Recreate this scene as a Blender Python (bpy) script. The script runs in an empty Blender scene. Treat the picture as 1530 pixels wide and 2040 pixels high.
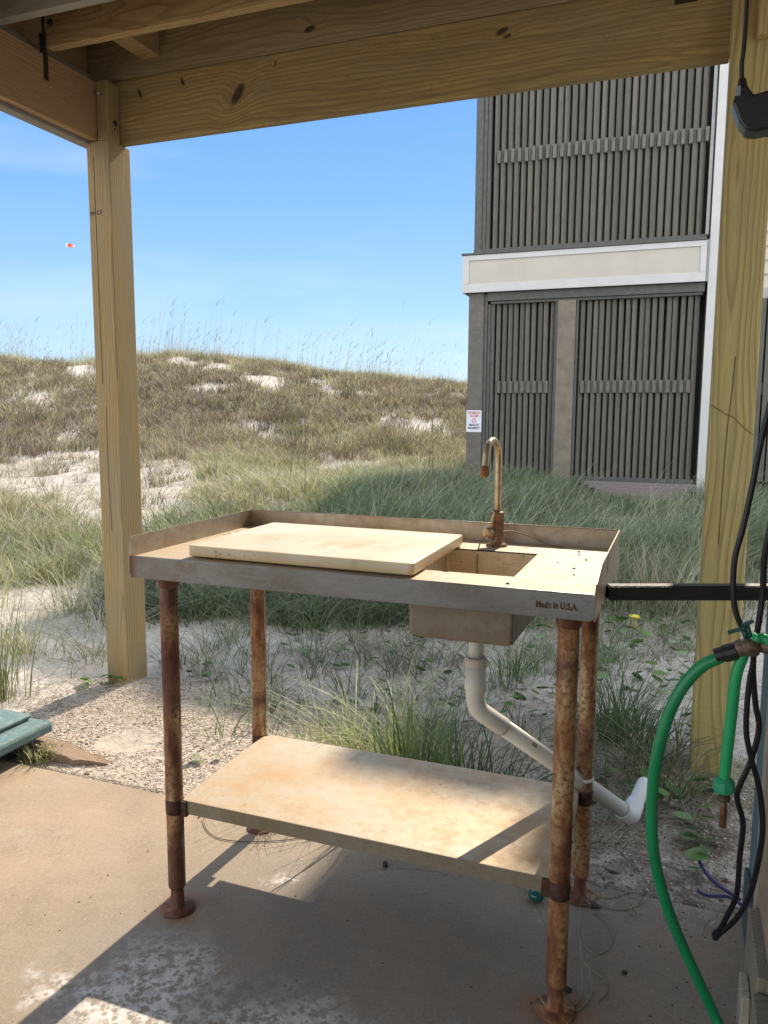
import bpy, bmesh, math, random
import numpy as np
from mathutils import Vector, Matrix
from mathutils import noise as mnoise
R_ = random.Random(7)
rng = np.random.default_rng(11)
SC = bpy.context.scene
COL = SC.collection

# ------------------------------------------------------------------ camera
cd = bpy.data.cameras.new('camera'); cam = bpy.data.objects.new('camera', cd); COL.objects.link(cam)
PITCH, ROLL, YAW = 0.1270, 0.0057, 0.3629
fw = Vector((-math.sin(YAW)*math.cos(PITCH), math.cos(YAW)*math.cos(PITCH), -math.sin(PITCH)))
rt = Vector((math.cos(YAW), math.sin(YAW), 0)); up = rt.cross(fw)
r2 = rt*math.cos(ROLL)+up*math.sin(ROLL); u2 = -rt*math.sin(ROLL)+up*math.cos(ROLL)
m = Matrix((r2, u2, -fw)).transposed().to_4x4(); m.translation = Vector((1.179, -1.4545, 1.2344))
cam.matrix_world = m
cd.sensor_fit = 'VERTICAL'; cd.sensor_height = 24.0; cd.lens = 1563.5/2040*24.0
cd.clip_start = 0.02; cd.clip_end = 3000
SC.camera = cam

# ------------------------------------------------------------------ light
SUN = Vector((0.07, 1.0, 0.92)).normalized()
el = math.asin(SUN.z); az = math.atan2(SUN.x, SUN.y)
w = bpy.data.worlds.new("World"); SC.world = w; w.use_nodes = True
SKY_G, SKY_FILL = 3.85, 7.9
nt = w.node_tree; bg = nt.nodes['Background']
sk = nt.nodes.new('ShaderNodeTexSky'); sk.sky_type = 'NISHITA'; sk.sun_disc = False
sk.sun_elevation = el; sk.sun_rotation = az
sk.air_density = 1.0; sk.dust_density = 0.15; sk.ozone_density = 2.5; sk.altitude = 0
tc = nt.nodes.new('ShaderNodeTexCoord'); sx = nt.nodes.new('ShaderNodeSeparateXYZ'); nt.links.new(tc.outputs['Generated'], sx.inputs[0])
def wmath(op, a, b, clamp=False):
    x = nt.nodes.new('ShaderNodeMath'); x.operation = op; x.use_clamp = clamp
    for i_, v_ in enumerate((a, b)):
        if isinstance(v_, bpy.types.NodeSocket): nt.links.new(v_, x.inputs[i_])
        else: x.inputs[i_].default_value = v_
    return x.outputs[0]
cn = nt.nodes.new('ShaderNodeTexNoise'); cm = nt.nodes.new('ShaderNodeMapping'); cm.inputs['Scale'].default_value = (2.2, 2.2, 11); cm.inputs['Rotation'].default_value = (0, .25, 0)
nt.links.new(tc.outputs['Generated'], cm.inputs[0]); nt.links.new(cm.outputs[0], cn.inputs['Vector']); cn.inputs['Scale'].default_value = 1.3; cn.inputs['Detail'].default_value = 7
gr = nt.nodes.new('ShaderNodeValToRGB'); nt.links.new(sx.outputs[2], gr.inputs[0]); cr = gr.color_ramp
stops = [(0.0, (.58, .77, .93)), (.06, (.49, .72, .96)), (.14, (.34, .61, .98)), (.25, (.215, .48, .98)), (.36, (.155, .40, .96)), (.60, (.24, .46, .95))]
while len(cr.elements) < len(stops): cr.elements.new(.5)
for e_, (p_, c_) in zip(cr.elements, stops): e_.position = p_; e_.color = (*[x_*SKY_G for x_ in c_], 1)
wisp = nt.nodes.new('ShaderNodeMix'); wisp.data_type = 'RGBA'; wf = wmath('MULTIPLY', wmath('SUBTRACT', cn.outputs['Fac'], .48, True), 1.3); nt.links.new(wf, wisp.inputs[0])
nt.links.new(gr.outputs[0], wisp.inputs[6]); wisp.inputs[7].default_value = (.75*SKY_G, .88*SKY_G, 1.0*SKY_G, 1)
mxs = nt.nodes.new('ShaderNodeMix'); mxs.data_type = 'RGBA'; mxs.inputs[0].default_value = .9
nt.links.new(sk.outputs[0], mxs.inputs[6]); nt.links.new(wisp.outputs[2], mxs.inputs[7])
# added fill light: sky brightened behind the viewer and high up
dirv = wmath('ADD', wmath('MULTIPLY', sx.outputs[0], -.35), wmath('MULTIPLY', sx.outputs[1], .93))
mr = nt.nodes.new('ShaderNodeMapRange'); mr.interpolation_type = 'SMOOTHSTEP'; nt.links.new(dirv, mr.inputs[0]); mr.inputs[1].default_value = .35; mr.inputs[2].default_value = -.35; mr.inputs[3].default_value = 0; mr.inputs[4].default_value = 1
mz = nt.nodes.new('ShaderNodeMapRange'); mz.interpolation_type = 'SMOOTHSTEP'; nt.links.new(sx.outputs[2], mz.inputs[0]); mz.inputs[1].default_value = .42; mz.inputs[2].default_value = .75; mz.inputs[3].default_value = 0; mz.inputs[4].default_value = .55
cf = wmath('MAXIMUM', mr.outputs[0], mz.outputs[0])
cl = nt.nodes.new('ShaderNodeMix'); cl.data_type = 'RGBA'; nt.links.new(cf, cl.inputs[0]); nt.links.new(mxs.outputs[2], cl.inputs[6]); cl.inputs[7].default_value = (SKY_FILL*.92, SKY_FILL*.97, SKY_FILL*1.0, 1)
nt.links.new(cl.outputs[2], bg.inputs[0])
bg.inputs[1].default_value = 0.13
sd = bpy.data.lights.new('sun', 'SUN'); sd.energy = 3.5; sd.angle = math.radians(0.53); sd.color = (1.0, 0.86, 0.68)
so = bpy.data.objects.new('sun', sd); COL.objects.link(so)
so.rotation_euler = SUN.to_track_quat('Z', 'Y').to_euler(); so.location = (2, 8, 9)
SC.view_settings.view_transform = 'Standard'; SC.view_settings.look = 'None'
SC.view_settings.gamma = 1; SC.view_settings.exposure = 1.06

# ------------------------------------------------------------------ helpers
def tag(o, label=None, cat=None, group=None, kind=None):
    if label: o['label'] = label
    if cat: o['category'] = cat
    if group: o['group'] = group
    if kind: o['kind'] = kind
    return o
def thing(name, loc, label, cat, group=None):
    o = bpy.data.objects.new(name, None); COL.objects.link(o); o.location = loc; o.empty_display_size = .1
    return tag(o, label, cat, group)
def link(name, me, mat, parent=None):
    o = bpy.data.objects.new(name, me); COL.objects.link(o)
    if mat is not None:
        me.materials.clear()
        for mm in (mat if isinstance(mat, (list, tuple)) else [mat]): me.materials.append(mm)
    if parent is not None:
        o.parent = parent
    return o
class MB:
    """mesh collector; coordinates given in world space, off = origin of the owning thing"""
    def __init__(s, off=(0, 0, 0)): s.bm = bmesh.new(); s.off = Vector(off)
    def box(s, x0, x1, y0, y1, z0, z1, bev=0, seg=1, mi=0):
        r = bmesh.ops.create_cube(s.bm, size=1)
        vs = r['verts']
        for v in vs: v.co = Vector(((x0+x1)/2+v.co.x*(x1-x0), (y0+y1)/2+v.co.y*(y1-y0), (z0+z1)/2+v.co.z*(z1-z0)))
        fs = set(f for v in vs for f in v.link_faces)
        for f in fs: f.material_index = mi
        if bev:
            es = list(set(e for v in vs for e in v.link_edges))
            bmesh.ops.bevel(s.bm, geom=es, offset=bev, segments=seg, profile=.5, affect='EDGES')
        return vs
    def obox(s, c, d, ln, wd, th, bev=0, up=(0, 0, 1)):
        """oriented box: centre c, length direction d"""
        d = Vector(d).normalized(); sd_ = Vector(up).cross(d).normalized(); u_ = d.cross(sd_)
        vs = s.box(-ln/2, ln/2, -wd/2, wd/2, -th/2, th/2) if not bev else None
        if bev:
            n0 = set(s.bm.verts); s.box(-ln/2, ln/2, -wd/2, wd/2, -th/2, th/2, bev); vs = [v for v in s.bm.verts if v not in n0]
        M = Matrix((d, sd_, u_)).transposed()
        for v in vs: v.co = M @ v.co + Vector(c)
    def prism(s, pts, axis, a, b, mi=0):
        """polygon pts (2D) extruded along axis 'x','y','z' from a to b"""
        def P(p, t):
            return {'x': (t, p[0], p[1]), 'y': (p[0], t, p[1]), 'z': (p[0], p[1], t)}[axis]
        A = [s.bm.verts.new(P(p, a)) for p in pts]; B = [s.bm.verts.new(P(p, b)) for p in pts]
        fs = [s.bm.faces.new(A), s.bm.faces.new(B[::-1])]
        n = len(pts)
        for i in range(n): fs.append(s.bm.faces.new((A[i], B[i], B[(i+1) % n], A[(i+1) % n])))
        for f in fs: f.material_index = mi
    def tube(s, pts, r, n=12, smooth=6, cap=True, rfun=None):
        P = [Vector(p) for p in pts]
        if smooth and len(P) > 2:
            Q = []
            for i in range(len(P)-1):
                p0 = P[max(i-1, 0)]; p1 = P[i]; p2 = P[i+1]; p3 = P[min(i+2, len(P)-1)]
                for k in range(smooth):
                    t = k/smooth
                    Q.append(.5*((2*p1)+(-p0+p2)*t+(2*p0-5*p1+4*p2-p3)*t*t+(-p0+3*p1-3*p2+p3)*t**3))
            Q.append(P[-1]); P = Q
        rings = []; nrm = None
        for i, p in enumerate(P):
            t = (P[min(i+1, len(P)-1)]-P[max(i-1, 0)]).normalized()
            if nrm is None:
                a = Vector((0, 0, 1)) if abs(t.z) < .9 else Vector((1, 0, 0)); nrm = t.cross(a).normalized()
            else:
                nrm = (nrm-t*nrm.dot(t)).normalized()
            b = t.cross(nrm); rr = r if rfun is None else rfun(i/(len(P)-1))*r
            rings.append([s.bm.verts.new(p+(nrm*math.cos(2*math.pi*k/n)+b*math.sin(2*math.pi*k/n))*rr) for k in range(n)])
        for i in range(len(rings)-1):
            for k in range(n):
                f = s.bm.faces.new((rings[i][k], rings[i][(k+1) % n], rings[i+1][(k+1) % n], rings[i+1][k])); f.smooth = True
        if cap:
            s.bm.faces.new(rings[0][::-1]); s.bm.faces.new(rings[-1])
    def lathe(s, c, prof, axis=(0, 0, 1), n=24, smooth=True):
        """prof: list (r, h) along axis"""
        ax = Vector(axis).normalized(); a = Vector((1, 0, 0)) if abs(ax.x) < .9 else Vector((0, 1, 0))
        e1 = ax.cross(a).normalized(); e2 = ax.cross(e1); rings = []
        for r, h in prof:
            rings.append([s.bm.verts.new(Vector(c)+ax*h+(e1*math.cos(2*math.pi*k/n)+e2*math.sin(2*math.pi*k/n))*max(r, 1e-5)) for k in range(n)])
        for i in range(len(rings)-1):
            for k in range(n):
                f = s.bm.faces.new((rings[i][k], rings[i][(k+1) % n], rings[i+1][(k+1) % n], rings[i+1][k])); f.smooth = smooth
        s.bm.faces.new(rings[0][::-1]); s.bm.faces.new(rings[-1])
    def ball(s, c, r, sc=(1, 1, 1), sub=2, jit=0):
        q = bmesh.ops.create_icosphere(s.bm, subdivisions=sub, radius=r)
        for v in q['verts']:
            k = 1+jit*(R_.random()-.5)
            v.co = Vector((v.co.x*sc[0]*k, v.co.y*sc[1]*k, v.co.z*sc[2]*k))+Vector(c)
            for f in v.link_faces: f.smooth = True
    def build(s, name, mat, parent=None, bevel=0):
        bmesh.ops.translate(s.bm, verts=s.bm.verts, vec=-s.off)
        bmesh.ops.recalc_face_normals(s.bm, faces=s.bm.faces)
        me = bpy.data.meshes.new(name); s.bm.to_mesh(me); s.bm.free()
        o = link(name, me, mat, parent)
        if parent is None: o.location = s.off
        if bevel:
            b = o.modifiers.new('bevel', 'BEVEL'); b.width = bevel; b.segments = 2; b.limit_method = 'ANGLE'; b.angle_limit = math.radians(40)
        return o

# ------------------------------------------------------------------ materials
class NT:
    def __init__(s, name):
        s.m = bpy.data.materials.new(name); s.m.use_nodes = True; s.t = s.m.node_tree
        s.b = s.t.nodes['Principled BSDF']; s.out = s.t.nodes['Material Output']
        s.b.inputs['Roughness'].default_value = .7
    def n(s, typ, **kw):
        x = s.t.nodes.new('ShaderNode'+typ)
        for k, v in kw.items():
            if k.startswith('i_'): x.inputs[k[2:].replace('_', ' ')].default_value = v
            else: setattr(x, k, v)
        return x
    def l(s, a, b): s.t.links.new(a, b)
    def coord(s, scale=(1, 1, 1), loc=(0, 0, 0), rot=(0, 0, 0), kind='Object'):
        tc = s.n('TexCoord'); mp = s.n('Mapping'); s.l(tc.outputs[kind], mp.inputs[0])
        mp.inputs['Scale'].default_value = scale; mp.inputs['Location'].default_value = loc; mp.inputs['Rotation'].default_value = rot
        return mp.outputs[0]
    def noise(s, vec, scale, detail=4, rough=.55, dist=0):
        x = s.n('TexNoise'); s.l(vec, x.inputs['Vector']); x.inputs['Scale'].default_value = scale
        x.inputs['Detail'].default_value = detail; x.inputs['Roughness'].default_value = rough; x.inputs['Distortion'].default_value = dist
        return x.outputs['Fac']
    def ramp(s, fac, stops, interp='LINEAR'):
        x = s.n('ValToRGB'); s.l(fac, x.inputs[0]); cr = x.color_ramp; cr.interpolation = interp
        while len(cr.elements) < len(stops): cr.elements.new(.5)
        for e, (p, c) in zip(cr.elements, stops):
            e.position = p; e.color = (c[0], c[1], c[2], 1) if hasattr(c, '__len__') else (c, c, c, 1)
        return x.outputs[0]
    def mix(s, fac, a, b, mode='MIX'):
        x = s.n('Mix', data_type='RGBA', blend_type=mode)
        for v, idx in ((fac, 0), (a, 6), (b, 7)):
            if hasattr(v, 'links') or isinstance(v, bpy.types.NodeSocket): s.l(v, x.inputs[idx])
            elif idx == 0: x.inputs[0].default_value = v
            else: x.inputs[idx].default_value = (v[0], v[1], v[2], 1)
        return x.outputs[2]
    def math(s, op, a, b=None, c=None, clamp=False):
        x = s.n('Math', operation=op, use_clamp=clamp)
        for v, i in ((a, 0), (b, 1), (c, 2)):
            if v is None: continue
            if isinstance(v, bpy.types.NodeSocket): s.l(v, x.inputs[i])
            else: x.inputs[i].default_value = v
        return x.outputs[0]
    def bump(s, h, strength=.3, dist=.01):
        x = s.n('Bump'); s.l(h, x.inputs['Height']); x.inputs['Strength'].default_value = strength; x.inputs['Distance'].default_value = dist
        s.l(x.outputs[0], s.b.inputs['Normal'])
    def col(s, c):
        if isinstance(c, bpy.types.NodeSocket): s.l(c, s.b.inputs['Base Color'])
        else: s.b.inputs['Base Color'].default_value = (*c, 1)
    def blob(s, c, r, soft=.5, dvec=None, sc=(1, 1, 1)):
        """mask 1 inside radius r about c (object coordinates), soft edge"""
        v = dvec if dvec is not None else s.coord()
        sub = s.n('VectorMath', operation='SUBTRACT'); s.l(v, sub.inputs[0]); sub.inputs[1].default_value = c
        mul = s.n('VectorMath', operation='MULTIPLY'); s.l(sub.outputs[0], mul.inputs[0]); mul.inputs[1].default_value = sc
        ln = s.n('VectorMath', operation='LENGTH'); s.l(mul.outputs[0], ln.inputs[0])
        mr = s.n('MapRange', interpolation_type='SMOOTHSTEP'); s.l(ln.outputs['Value'], mr.inputs[0])
        mr.inputs[1].default_value = r*(1-soft); mr.inputs[2].default_value = r*(1+soft); mr.inputs[3].default_value = 1; mr.inputs[4].default_value = 0
        return mr.outputs[0]

def plain(name, c, rough=.6, metal=0, var=.15, nscale=20, bump=0, spec=None):
    a = NT(name); v = a.coord(); f = a.noise(v, nscale, 5)
    lo = tuple(x*(1-var) for x in c); hi = tuple(min(1, x*(1+var)) for x in c)
    a.col(a.ramp(f, [(.3, lo), (.7, hi)])); a.b.inputs['Roughness'].default_value = rough; a.b.inputs['Metallic'].default_value = metal
    if bump: a.bump(a.noise(v, nscale*3, 4), bump, .003)
    return a.m

def wood(name, axis='X', light=(.36, .25, .12), dark=(.17, .095, .035), rings=26., pith=(.13, -.21), grey=0., greycol=(.23, .21, .17),
         knots=(), mould=0., seed=0., wob=.035):
    """pine board: growth rings round a pith line next to the board, fibres, knots, mould"""
    a = NT(name); tc = a.n('TexCoord'); obj = tc.outputs['Object']
    sp = a.n('SeparateXYZ'); a.l(obj, sp.inputs[0]); cb = a.n('CombineXYZ')
    o = {'X': (0, 1, 2), 'Y': (1, 0, 2), 'Z': (2, 0, 1)}[axis]
    for i, k in enumerate(o): a.l(sp.outputs[k], cb.inputs[i])
    P = cb.outputs[0]
    lo = a.n('Mapping'); a.l(P, lo.inputs[0]); lo.inputs['Scale'].default_value = (1.1, 5, 5); lo.inputs['Location'].default_value = (seed, seed*1.7, seed*.3)
    nz = a.n('TexNoise'); a.l(lo.outputs[0], nz.inputs['Vector']); nz.inputs['Scale'].default_value = 1.; nz.inputs['Detail'].default_value = 2.5
    sb = a.n('VectorMath', operation='SUBTRACT'); a.l(nz.outputs['Color'], sb.inputs[0]); sb.inputs[1].default_value = (.5, .5, .5)
    ml = a.n('VectorMath', operation='MULTIPLY'); a.l(sb.outputs[0], ml.inputs[0]); ml.inputs[1].default_value = (0, wob*4, wob*4)
    ad = a.n('VectorMath', operation='ADD'); a.l(P, ad.inputs[0]); a.l(ml.outputs[0], ad.inputs[1])
    cur = ad.outputs[0]
    # the grain swings round each knot
    kmask = None
    for (kx, ky, kz, kr, kang) in knots:
        s1 = a.n('VectorMath', operation='SUBTRACT'); a.l(P, s1.inputs[0]); s1.inputs[1].default_value = (kx, ky, kz)
        rr = a.n('VectorRotate', rotation_type='AXIS_ANGLE'); a.l(s1.outputs[0], rr.inputs[0]); rr.inputs['Axis'].default_value = (0, 1, 0) if ky < 50 else (0, 0, 1); rr.inputs['Angle'].default_value = kang
        m2 = a.n('VectorMath', operation='MULTIPLY'); a.l(rr.outputs[0], m2.inputs[0]); m2.inputs[1].default_value = (.42, .0, 1.)
        l2 = a.n('VectorMath', operation='LENGTH'); a.l(m2.outputs[0], l2.inputs[0]); d = l2.outputs['Value']
        g = a.math('MULTIPLY', a.math('EXPONENT', a.math('MULTIPLY', a.math('POWER', a.math('DIVIDE', d, kr*2.2), 2.), -1.)), kr*1.1)
        c3 = a.n('CombineXYZ'); a.l(g, c3.inputs[1]); a.l(g, c3.inputs[2])
        a2 = a.n('VectorMath', operation='ADD'); a.l(cur, a2.inputs[0]); a.l(c3.outputs[0], a2.inputs[1]); cur = a2.outputs[0]
        mr = a.n('MapRange', interpolation_type='SMOOTHSTEP'); a.l(d, mr.inputs[0]); mr.inputs[1].default_value = kr*.45; mr.inputs[2].default_value = kr*1.0; mr.inputs[3].default_value = 1; mr.inputs[4].default_value = 0
        kmask = mr.outputs[0] if kmask is None else a.math('MAXIMUM', kmask, mr.outputs[0])
    mp = a.n('Mapping'); a.l(cur, mp.inputs[0]); mp.inputs['Location'].default_value = (0, pith[0], pith[1]); mp.inputs['Scale'].default_value = (.05, 1, 1)
    mp.inputs['Rotation'].default_value = (0, .022, .03)
    wv = a.n('TexWave', wave_type='RINGS', rings_direction='X', wave_profile='SAW'); a.l(mp.outputs[0], wv.inputs[0])
    wv.inputs['Scale'].default_value = rings; wv.inputs['Distortion'].default_value = .6; wv.inputs['Detail'].default_value = 2; wv.inputs['Detail Scale'].default_value = 1.5
    ring = a.ramp(wv.outputs['Fac'], [(0, 0.0), (.45, .15), (.85, 1), (1, .0)])
    fb = a.n('Mapping'); a.l(cur, fb.inputs[0]); fb.inputs['Scale'].default_value = (6, 260, 260)
    fib = a.n('TexNoise'); a.l(fb.outputs[0], fib.inputs['Vector']); fib.inputs['Scale'].default_value = 1; fib.inputs['Detail'].default_value = 3
    big = a.noise(P, 3.2, 4)
    base = a.mix(a.math('MULTIPLY', ring, .95), light, dark)
    base = a.mix(a.ramp(fib.outputs['Fac'], [(.40, 0), (.66, .6)]), base, tuple(x*.5 for x in light))
    base = a.mix(a.ramp(big, [(.4, 0), (.7, .35)]), base, tuple(x*.7 for x in light))
    if grey:
        base = a.mix(a.ramp(a.noise(lo.outputs[0], 2.4, 4), [(.3, max(0, grey-.35)), (.7, min(1, grey+.25))]), base, greycol)
    if mould:
        mv = a.n('Mapping'); a.l(P, mv.inputs[0]); mv.inputs['Scale'].default_value = (1, 1, 1.6)
        k = a.math('MULTIPLY', a.ramp(a.noise(mv.outputs[0], 55, 6, .8), [(.54, 0), (.72, 1)]), a.ramp(a.noise(mv.outputs[0], 4.5, 3), [(.47, 0), (.6, 1)]))
        base = a.mix(a.math('MULTIPLY', k, mould), base, (.04, .03, .018))
    if mould: base = a.mix(a.math('MULTIPLY', a.ramp(a.noise(fb.outputs[0], .10, 7, .75), [(.44, 0), (.62, .8)]), mould), base, tuple(x*.38 for x in light))
    if kmask is not None:
        base = a.mix(a.math('MULTIPLY', kmask, .93), base, (.03, .017, .009))
    a.col(base); a.b.inputs['Roughness'].default_value = .72
    a.bump(a.math('ADD', a.math('MULTIPLY', fib.outputs['Fac'], .6), a.math('MULTIPLY', ring, -.5)), .35, .0015)
    return a.m

def rust_mat(name, top=.0, heavy=.5, seed=0):
    a = NT(name); v = a.coord(loc=(seed, seed, 0)); vs = a.coord(scale=(1, 1, .35), loc=(seed, 0, seed))
    n1 = a.noise(vs, 16, 5, .65); n2 = a.noise(v, 90, 5, .7); n3 = a.noise(v, 5.5, 3)
    c = a.ramp(n1, [(.34, (.08, .028, .012)), (.43, (.25, .105, .038)), (.51, (.36, .205, .085)), (.62, (.50, .38, .22))])
    c = a.mix(a.ramp(n2, [(.48, 0), (.60, .85)]), c, (.17, .055, .02))
    c = a.mix(a.ramp(n3, [(.30+heavy*.22, .85), (.44+heavy*.22, 0)]), c, (.10, .030, .018))
    a.col(c); a.l(a.ramp(n1, [(.38, .8), (.62, .28)]), a.b.inputs['Roughness']); a.l(a.ramp(n1, [(.5, .0), (.75, .6)]), a.b.inputs['Metallic'])
    a.bump(a.math('ADD', n2, n1), .8, .002)
    return a.m

def steel_mat(name, clean=(.40, .345, .27), stain=(.42, .25, .11), metal=.25, amt=.5, rough=.42, seed=0, streak=(1, 1, 1), spots=.6):
    """galvanised/stainless sheet with tea staining"""
    a = NT(name); v = a.coord(scale=streak, loc=(seed, seed*.7, seed*.3)); v0 = a.coord(loc=(seed, seed, seed))
    n1 = a.noise(v, 4.5, 6, .62, .4); n2 = a.noise(v, 38, 5, .7); n3 = a.noise(v0, 190, 3, .7)
    c = a.mix(a.ramp(n1, [(.42, 0), (.66, amt)]), clean, stain)
    c = a.mix(a.ramp(n2, [(.4, 0), (.7, .38)]), c, tuple(x*.72 for x in stain))
    c = a.mix(a.ramp(n3, [(.62, 0), (.7, spots)]), c, (.10, .04, .018))
    n5 = a.noise(v0, 55, 5, .8); c = a.mix(a.math('MULTIPLY', a.ramp(n5, [(.60, 0), (.66, .75)]), a.ramp(a.noise(v0, 3.1, 3), [(.42, 0), (.6, 1)])), c, (.17, .075, .03))
    scr = a.noise(a.coord(scale=(3, 240, 60), rot=(0, 0, .5), loc=(seed, 0, 0)), 1, 2); c = a.mix(a.ramp(scr, [(.66, 0), (.72, .35)]), c, tuple(min(1, x*1.35) for x in clean))
    c = a.mix(a.ramp(a.noise(v, 9, 3), [(.55, 0), (.75, .35)]), c, tuple(min(1, x*1.25) for x in clean))
    a.col(c); a.b.inputs['Metallic'].default_value = metal
    a.l(a.ramp(n2, [(.3, rough-.08), (.7, rough+.2)]), a.b.inputs['Roughness'])
    a.bump(a.math('ADD', a.math('MULTIPLY', n2, .5), n3), .12, .001)
    return a

def leaf_mat(name, rough=.55, trans=.4):
    a = NT(name); at = a.n('Attribute', attribute_name='Col')
    df = a.b; a.l(at.outputs['Color'], df.inputs['Base Color']); df.inputs['Roughness'].default_value = rough
    tr = a.n('BsdfTranslucent'); hv = a.mix(1.0, at.outputs['Color'], (1.25, 1.3, .8), 'MULTIPLY'); a.l(hv, tr.inputs[0])
    mx = a.n('MixShader'); mx.inputs[0].default_value = trans; a.l(df.outputs[0], mx.inputs[1]); a.l(tr.outputs[0], mx.inputs[2])
    a.l(mx.outputs[0], a.out.inputs['Surface'])
    return a.m
LEAF = leaf_mat('grass_blade')

# ------------------------------------------------------------------ terrain
CX, CY = 1.179, -1.4545
def uv(x, y):
    dx = np.asarray(x)-CX; dy = np.asarray(y)-CY
    u = -dx*math.sin(YAW)+dy*math.cos(YAW); v = dx*math.cos(YAW)+dy*math.sin(YAW)
    return u, v
def sst(t): t = np.clip(t, 0, 1); return t*t*(3-2*t)
def wav(x, y, f, s):
    return (np.sin(x*f+s)*np.cos(y*f*1.13+s*2.1)+np.sin((x*.6+y*.8)*f*1.7+s*3.3)*.6+np.sin((x*.9-y*.5)*f*2.9+s*5.1)*.35)/1.95
def height(x, y):
    x = np.asarray(x, float); y = np.asarray(y, float)
    u, v = uv(x, y); us = np.maximum(u, .5); a = v/us
    crest = np.interp(a, [-1.2, -.5, -.38, -.265, -.2, -.105, 0, .1, .5], [2.5, 2.72, 2.62, 2.98, 2.86, 2.5, 2.25, 1.97, 1.7])
    crest = crest+.16*wav(x, y, .55, 2.)+.07*wav(x, y, 1.4, 4.)
    z = .22*sst((u-5)/7)+(crest-.22)*sst((u-11.5)/15.5)**1.15
    back = sst((u-28.5)/13); z = z*(1-back)+(-1.2)*back
    z = z+.16*wav(x, y, .9, 1.)*sst((u-5)/6)*(1-back)+.035*wav(x, y, 2.7, 3.)*sst((y-1.1)/1.6)
    z = z+.012*wav(x, y, 9, .4)*sst((y-.7)/.6)
    z = z+.03*np.exp(-(((x+1.0)/.35)**2+((y-1.42)/.25)**2))*0
    z = z-.012
    inslab = (y < .56) & (x > -6) & (x < 2.6)
    z = np.where(inslab, -.09, z)
    yard = sst((x+1.2)/1.0)*sst((4-x)/1.5)*sst((y-6.0)/1.8)*(y < 18); z = z*(1-yard)+np.minimum(z, .09)*yard
    bl = (x > -2.0) & (x < 7) & (y > 9.8) & (y < 17)
    z = np.where(bl, np.minimum(z, .22), z)
    return z
def axis(parts):
    o = []
    for a, b, st in parts: o += list(np.arange(a, b, st))
    return np.array(o+[parts[-1][1]])
xs = axis([(-400, -60, 34), (-60, -16, 1.1), (-16, -5, .25), (-5, -2.2, .07), (-2.2, 2.0, .03), (2.0, 8, .2), (8, 40, 1.6), (40, 400, 36)])
ys = axis([(-80, -8, 8), (-8, .40, .6), (.40, .56, .155), (.562, 2.6, .03), (2.6, 6, .06), (6, 14, .13), (14, 34, .3), (34, 60, 1.3), (60, 900, 60)])
X, Y = np.meshgrid(xs, ys); Z = height(X, Y)
nx, ny = len(xs), len(ys)
me = bpy.data.meshes.new('sand_ground'); co = np.stack([X, Y, Z], -1).reshape(-1, 3)
i = np.arange(nx-1)[None, :]+nx*np.arange(ny-1)[:, None]; q = np.stack([i, i+1, i+1+nx, i+nx], -1).reshape(-1, 4)
def np_mesh(me, co, quads):
    me.vertices.add(len(co)); me.vertices.foreach_set('co', co.astype(np.float32).ravel())
    k = quads.shape[1]
    me.loops.add(quads.size); me.loops.foreach_set('vertex_index', quads.astype(np.int32).ravel())
    me.polygons.add(len(quads)); me.polygons.foreach_set('loop_start', np.arange(0, quads.size, k, dtype=np.int32))
    me.polygons.foreach_set('loop_total', np.full(len(quads), k, np.int32))
    me.update(calc_edges=True)
np_mesh(me, co, q); me.polygons.foreach_set('use_smooth', np.ones(len(q), bool))
a = NT('sand'); v = a.coord()
c = a.ramp(a.noise(v, 1.3, 5), [(.3, (.43, .385, .345)), (.7, (.54, .50, .46))])
c = a.mix(a.ramp(a.noise(v, 60, 4, .7), [(.45, 0), (.7, .35)]), c, (.36, .30, .25))
c = a.mix(a.ramp(a.noise(v, 26, 5, .75), [(.58, 0), (.64, .75)]), c, (.17, .125, .09))     # scattered debris
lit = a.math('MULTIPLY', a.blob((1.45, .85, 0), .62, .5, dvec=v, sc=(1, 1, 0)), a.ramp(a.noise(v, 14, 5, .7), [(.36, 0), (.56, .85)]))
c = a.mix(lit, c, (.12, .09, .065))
c = a.mix(a.math('MULTIPLY', a.blob((-.45, .95, 0), .8, .35, dvec=v, sc=(1, 1.5, 0)), .5), c, (.44, .35, .26))
a.col(c); a.b.inputs['Roughness'].default_value = .95
a.bump(a.math('ADD', a.math('ADD', a.noise(v, 110, 3), a.math('MULTIPLY', a.noise(v, 22, 4), 3.)), a.math('MULTIPLY', a.noise(v, 5, 3), 8.)), .9, .008)
g = link('sand', me, a.m); tag(g, kind='structure')

# concrete patio
mb = MB(); mb.box(-6, 2.6, -6, .548, -.12, 0)
a = NT('concrete'); v = a.coord()
c = a.ramp(a.noise(v, 2.6, 7, .68), [(.3, (.235, .175, .115)), (.48, (.345, .262, .175)), (.7, (.42, .34, .245))])
c = a.mix(a.ramp(a.noise(v, 70, 4, .75), [(.38, 0), (.62, .42)]), c, (.20, .15, .105))
c = a.mix(a.ramp(a.noise(v, 110, 4, .8, .3), [(.56, 0), (.66, .5)]), c, (.56, .49, .39))
c = a.mix(a.ramp(a.noise(v, 240, 3, .8), [(.42, 0), (.66, .5)]), c, (.22, .17, .125))
c = a.mix(a.ramp(a.noise(v, 420, 2, .8), [(.6, 0), (.7, .5)]), c, (.60, .53, .44))
c = a.mix(a.ramp(a.noise(v, 9, 6, .75), [(.52, 0), (.72, .35)]), c, (.47, .42, .345))
c = a.mix(a.ramp(a.noise(v, 34, 4, .7), [(.69, 0), (.73, .7)]), c, (.09, .075, .06))
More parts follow.
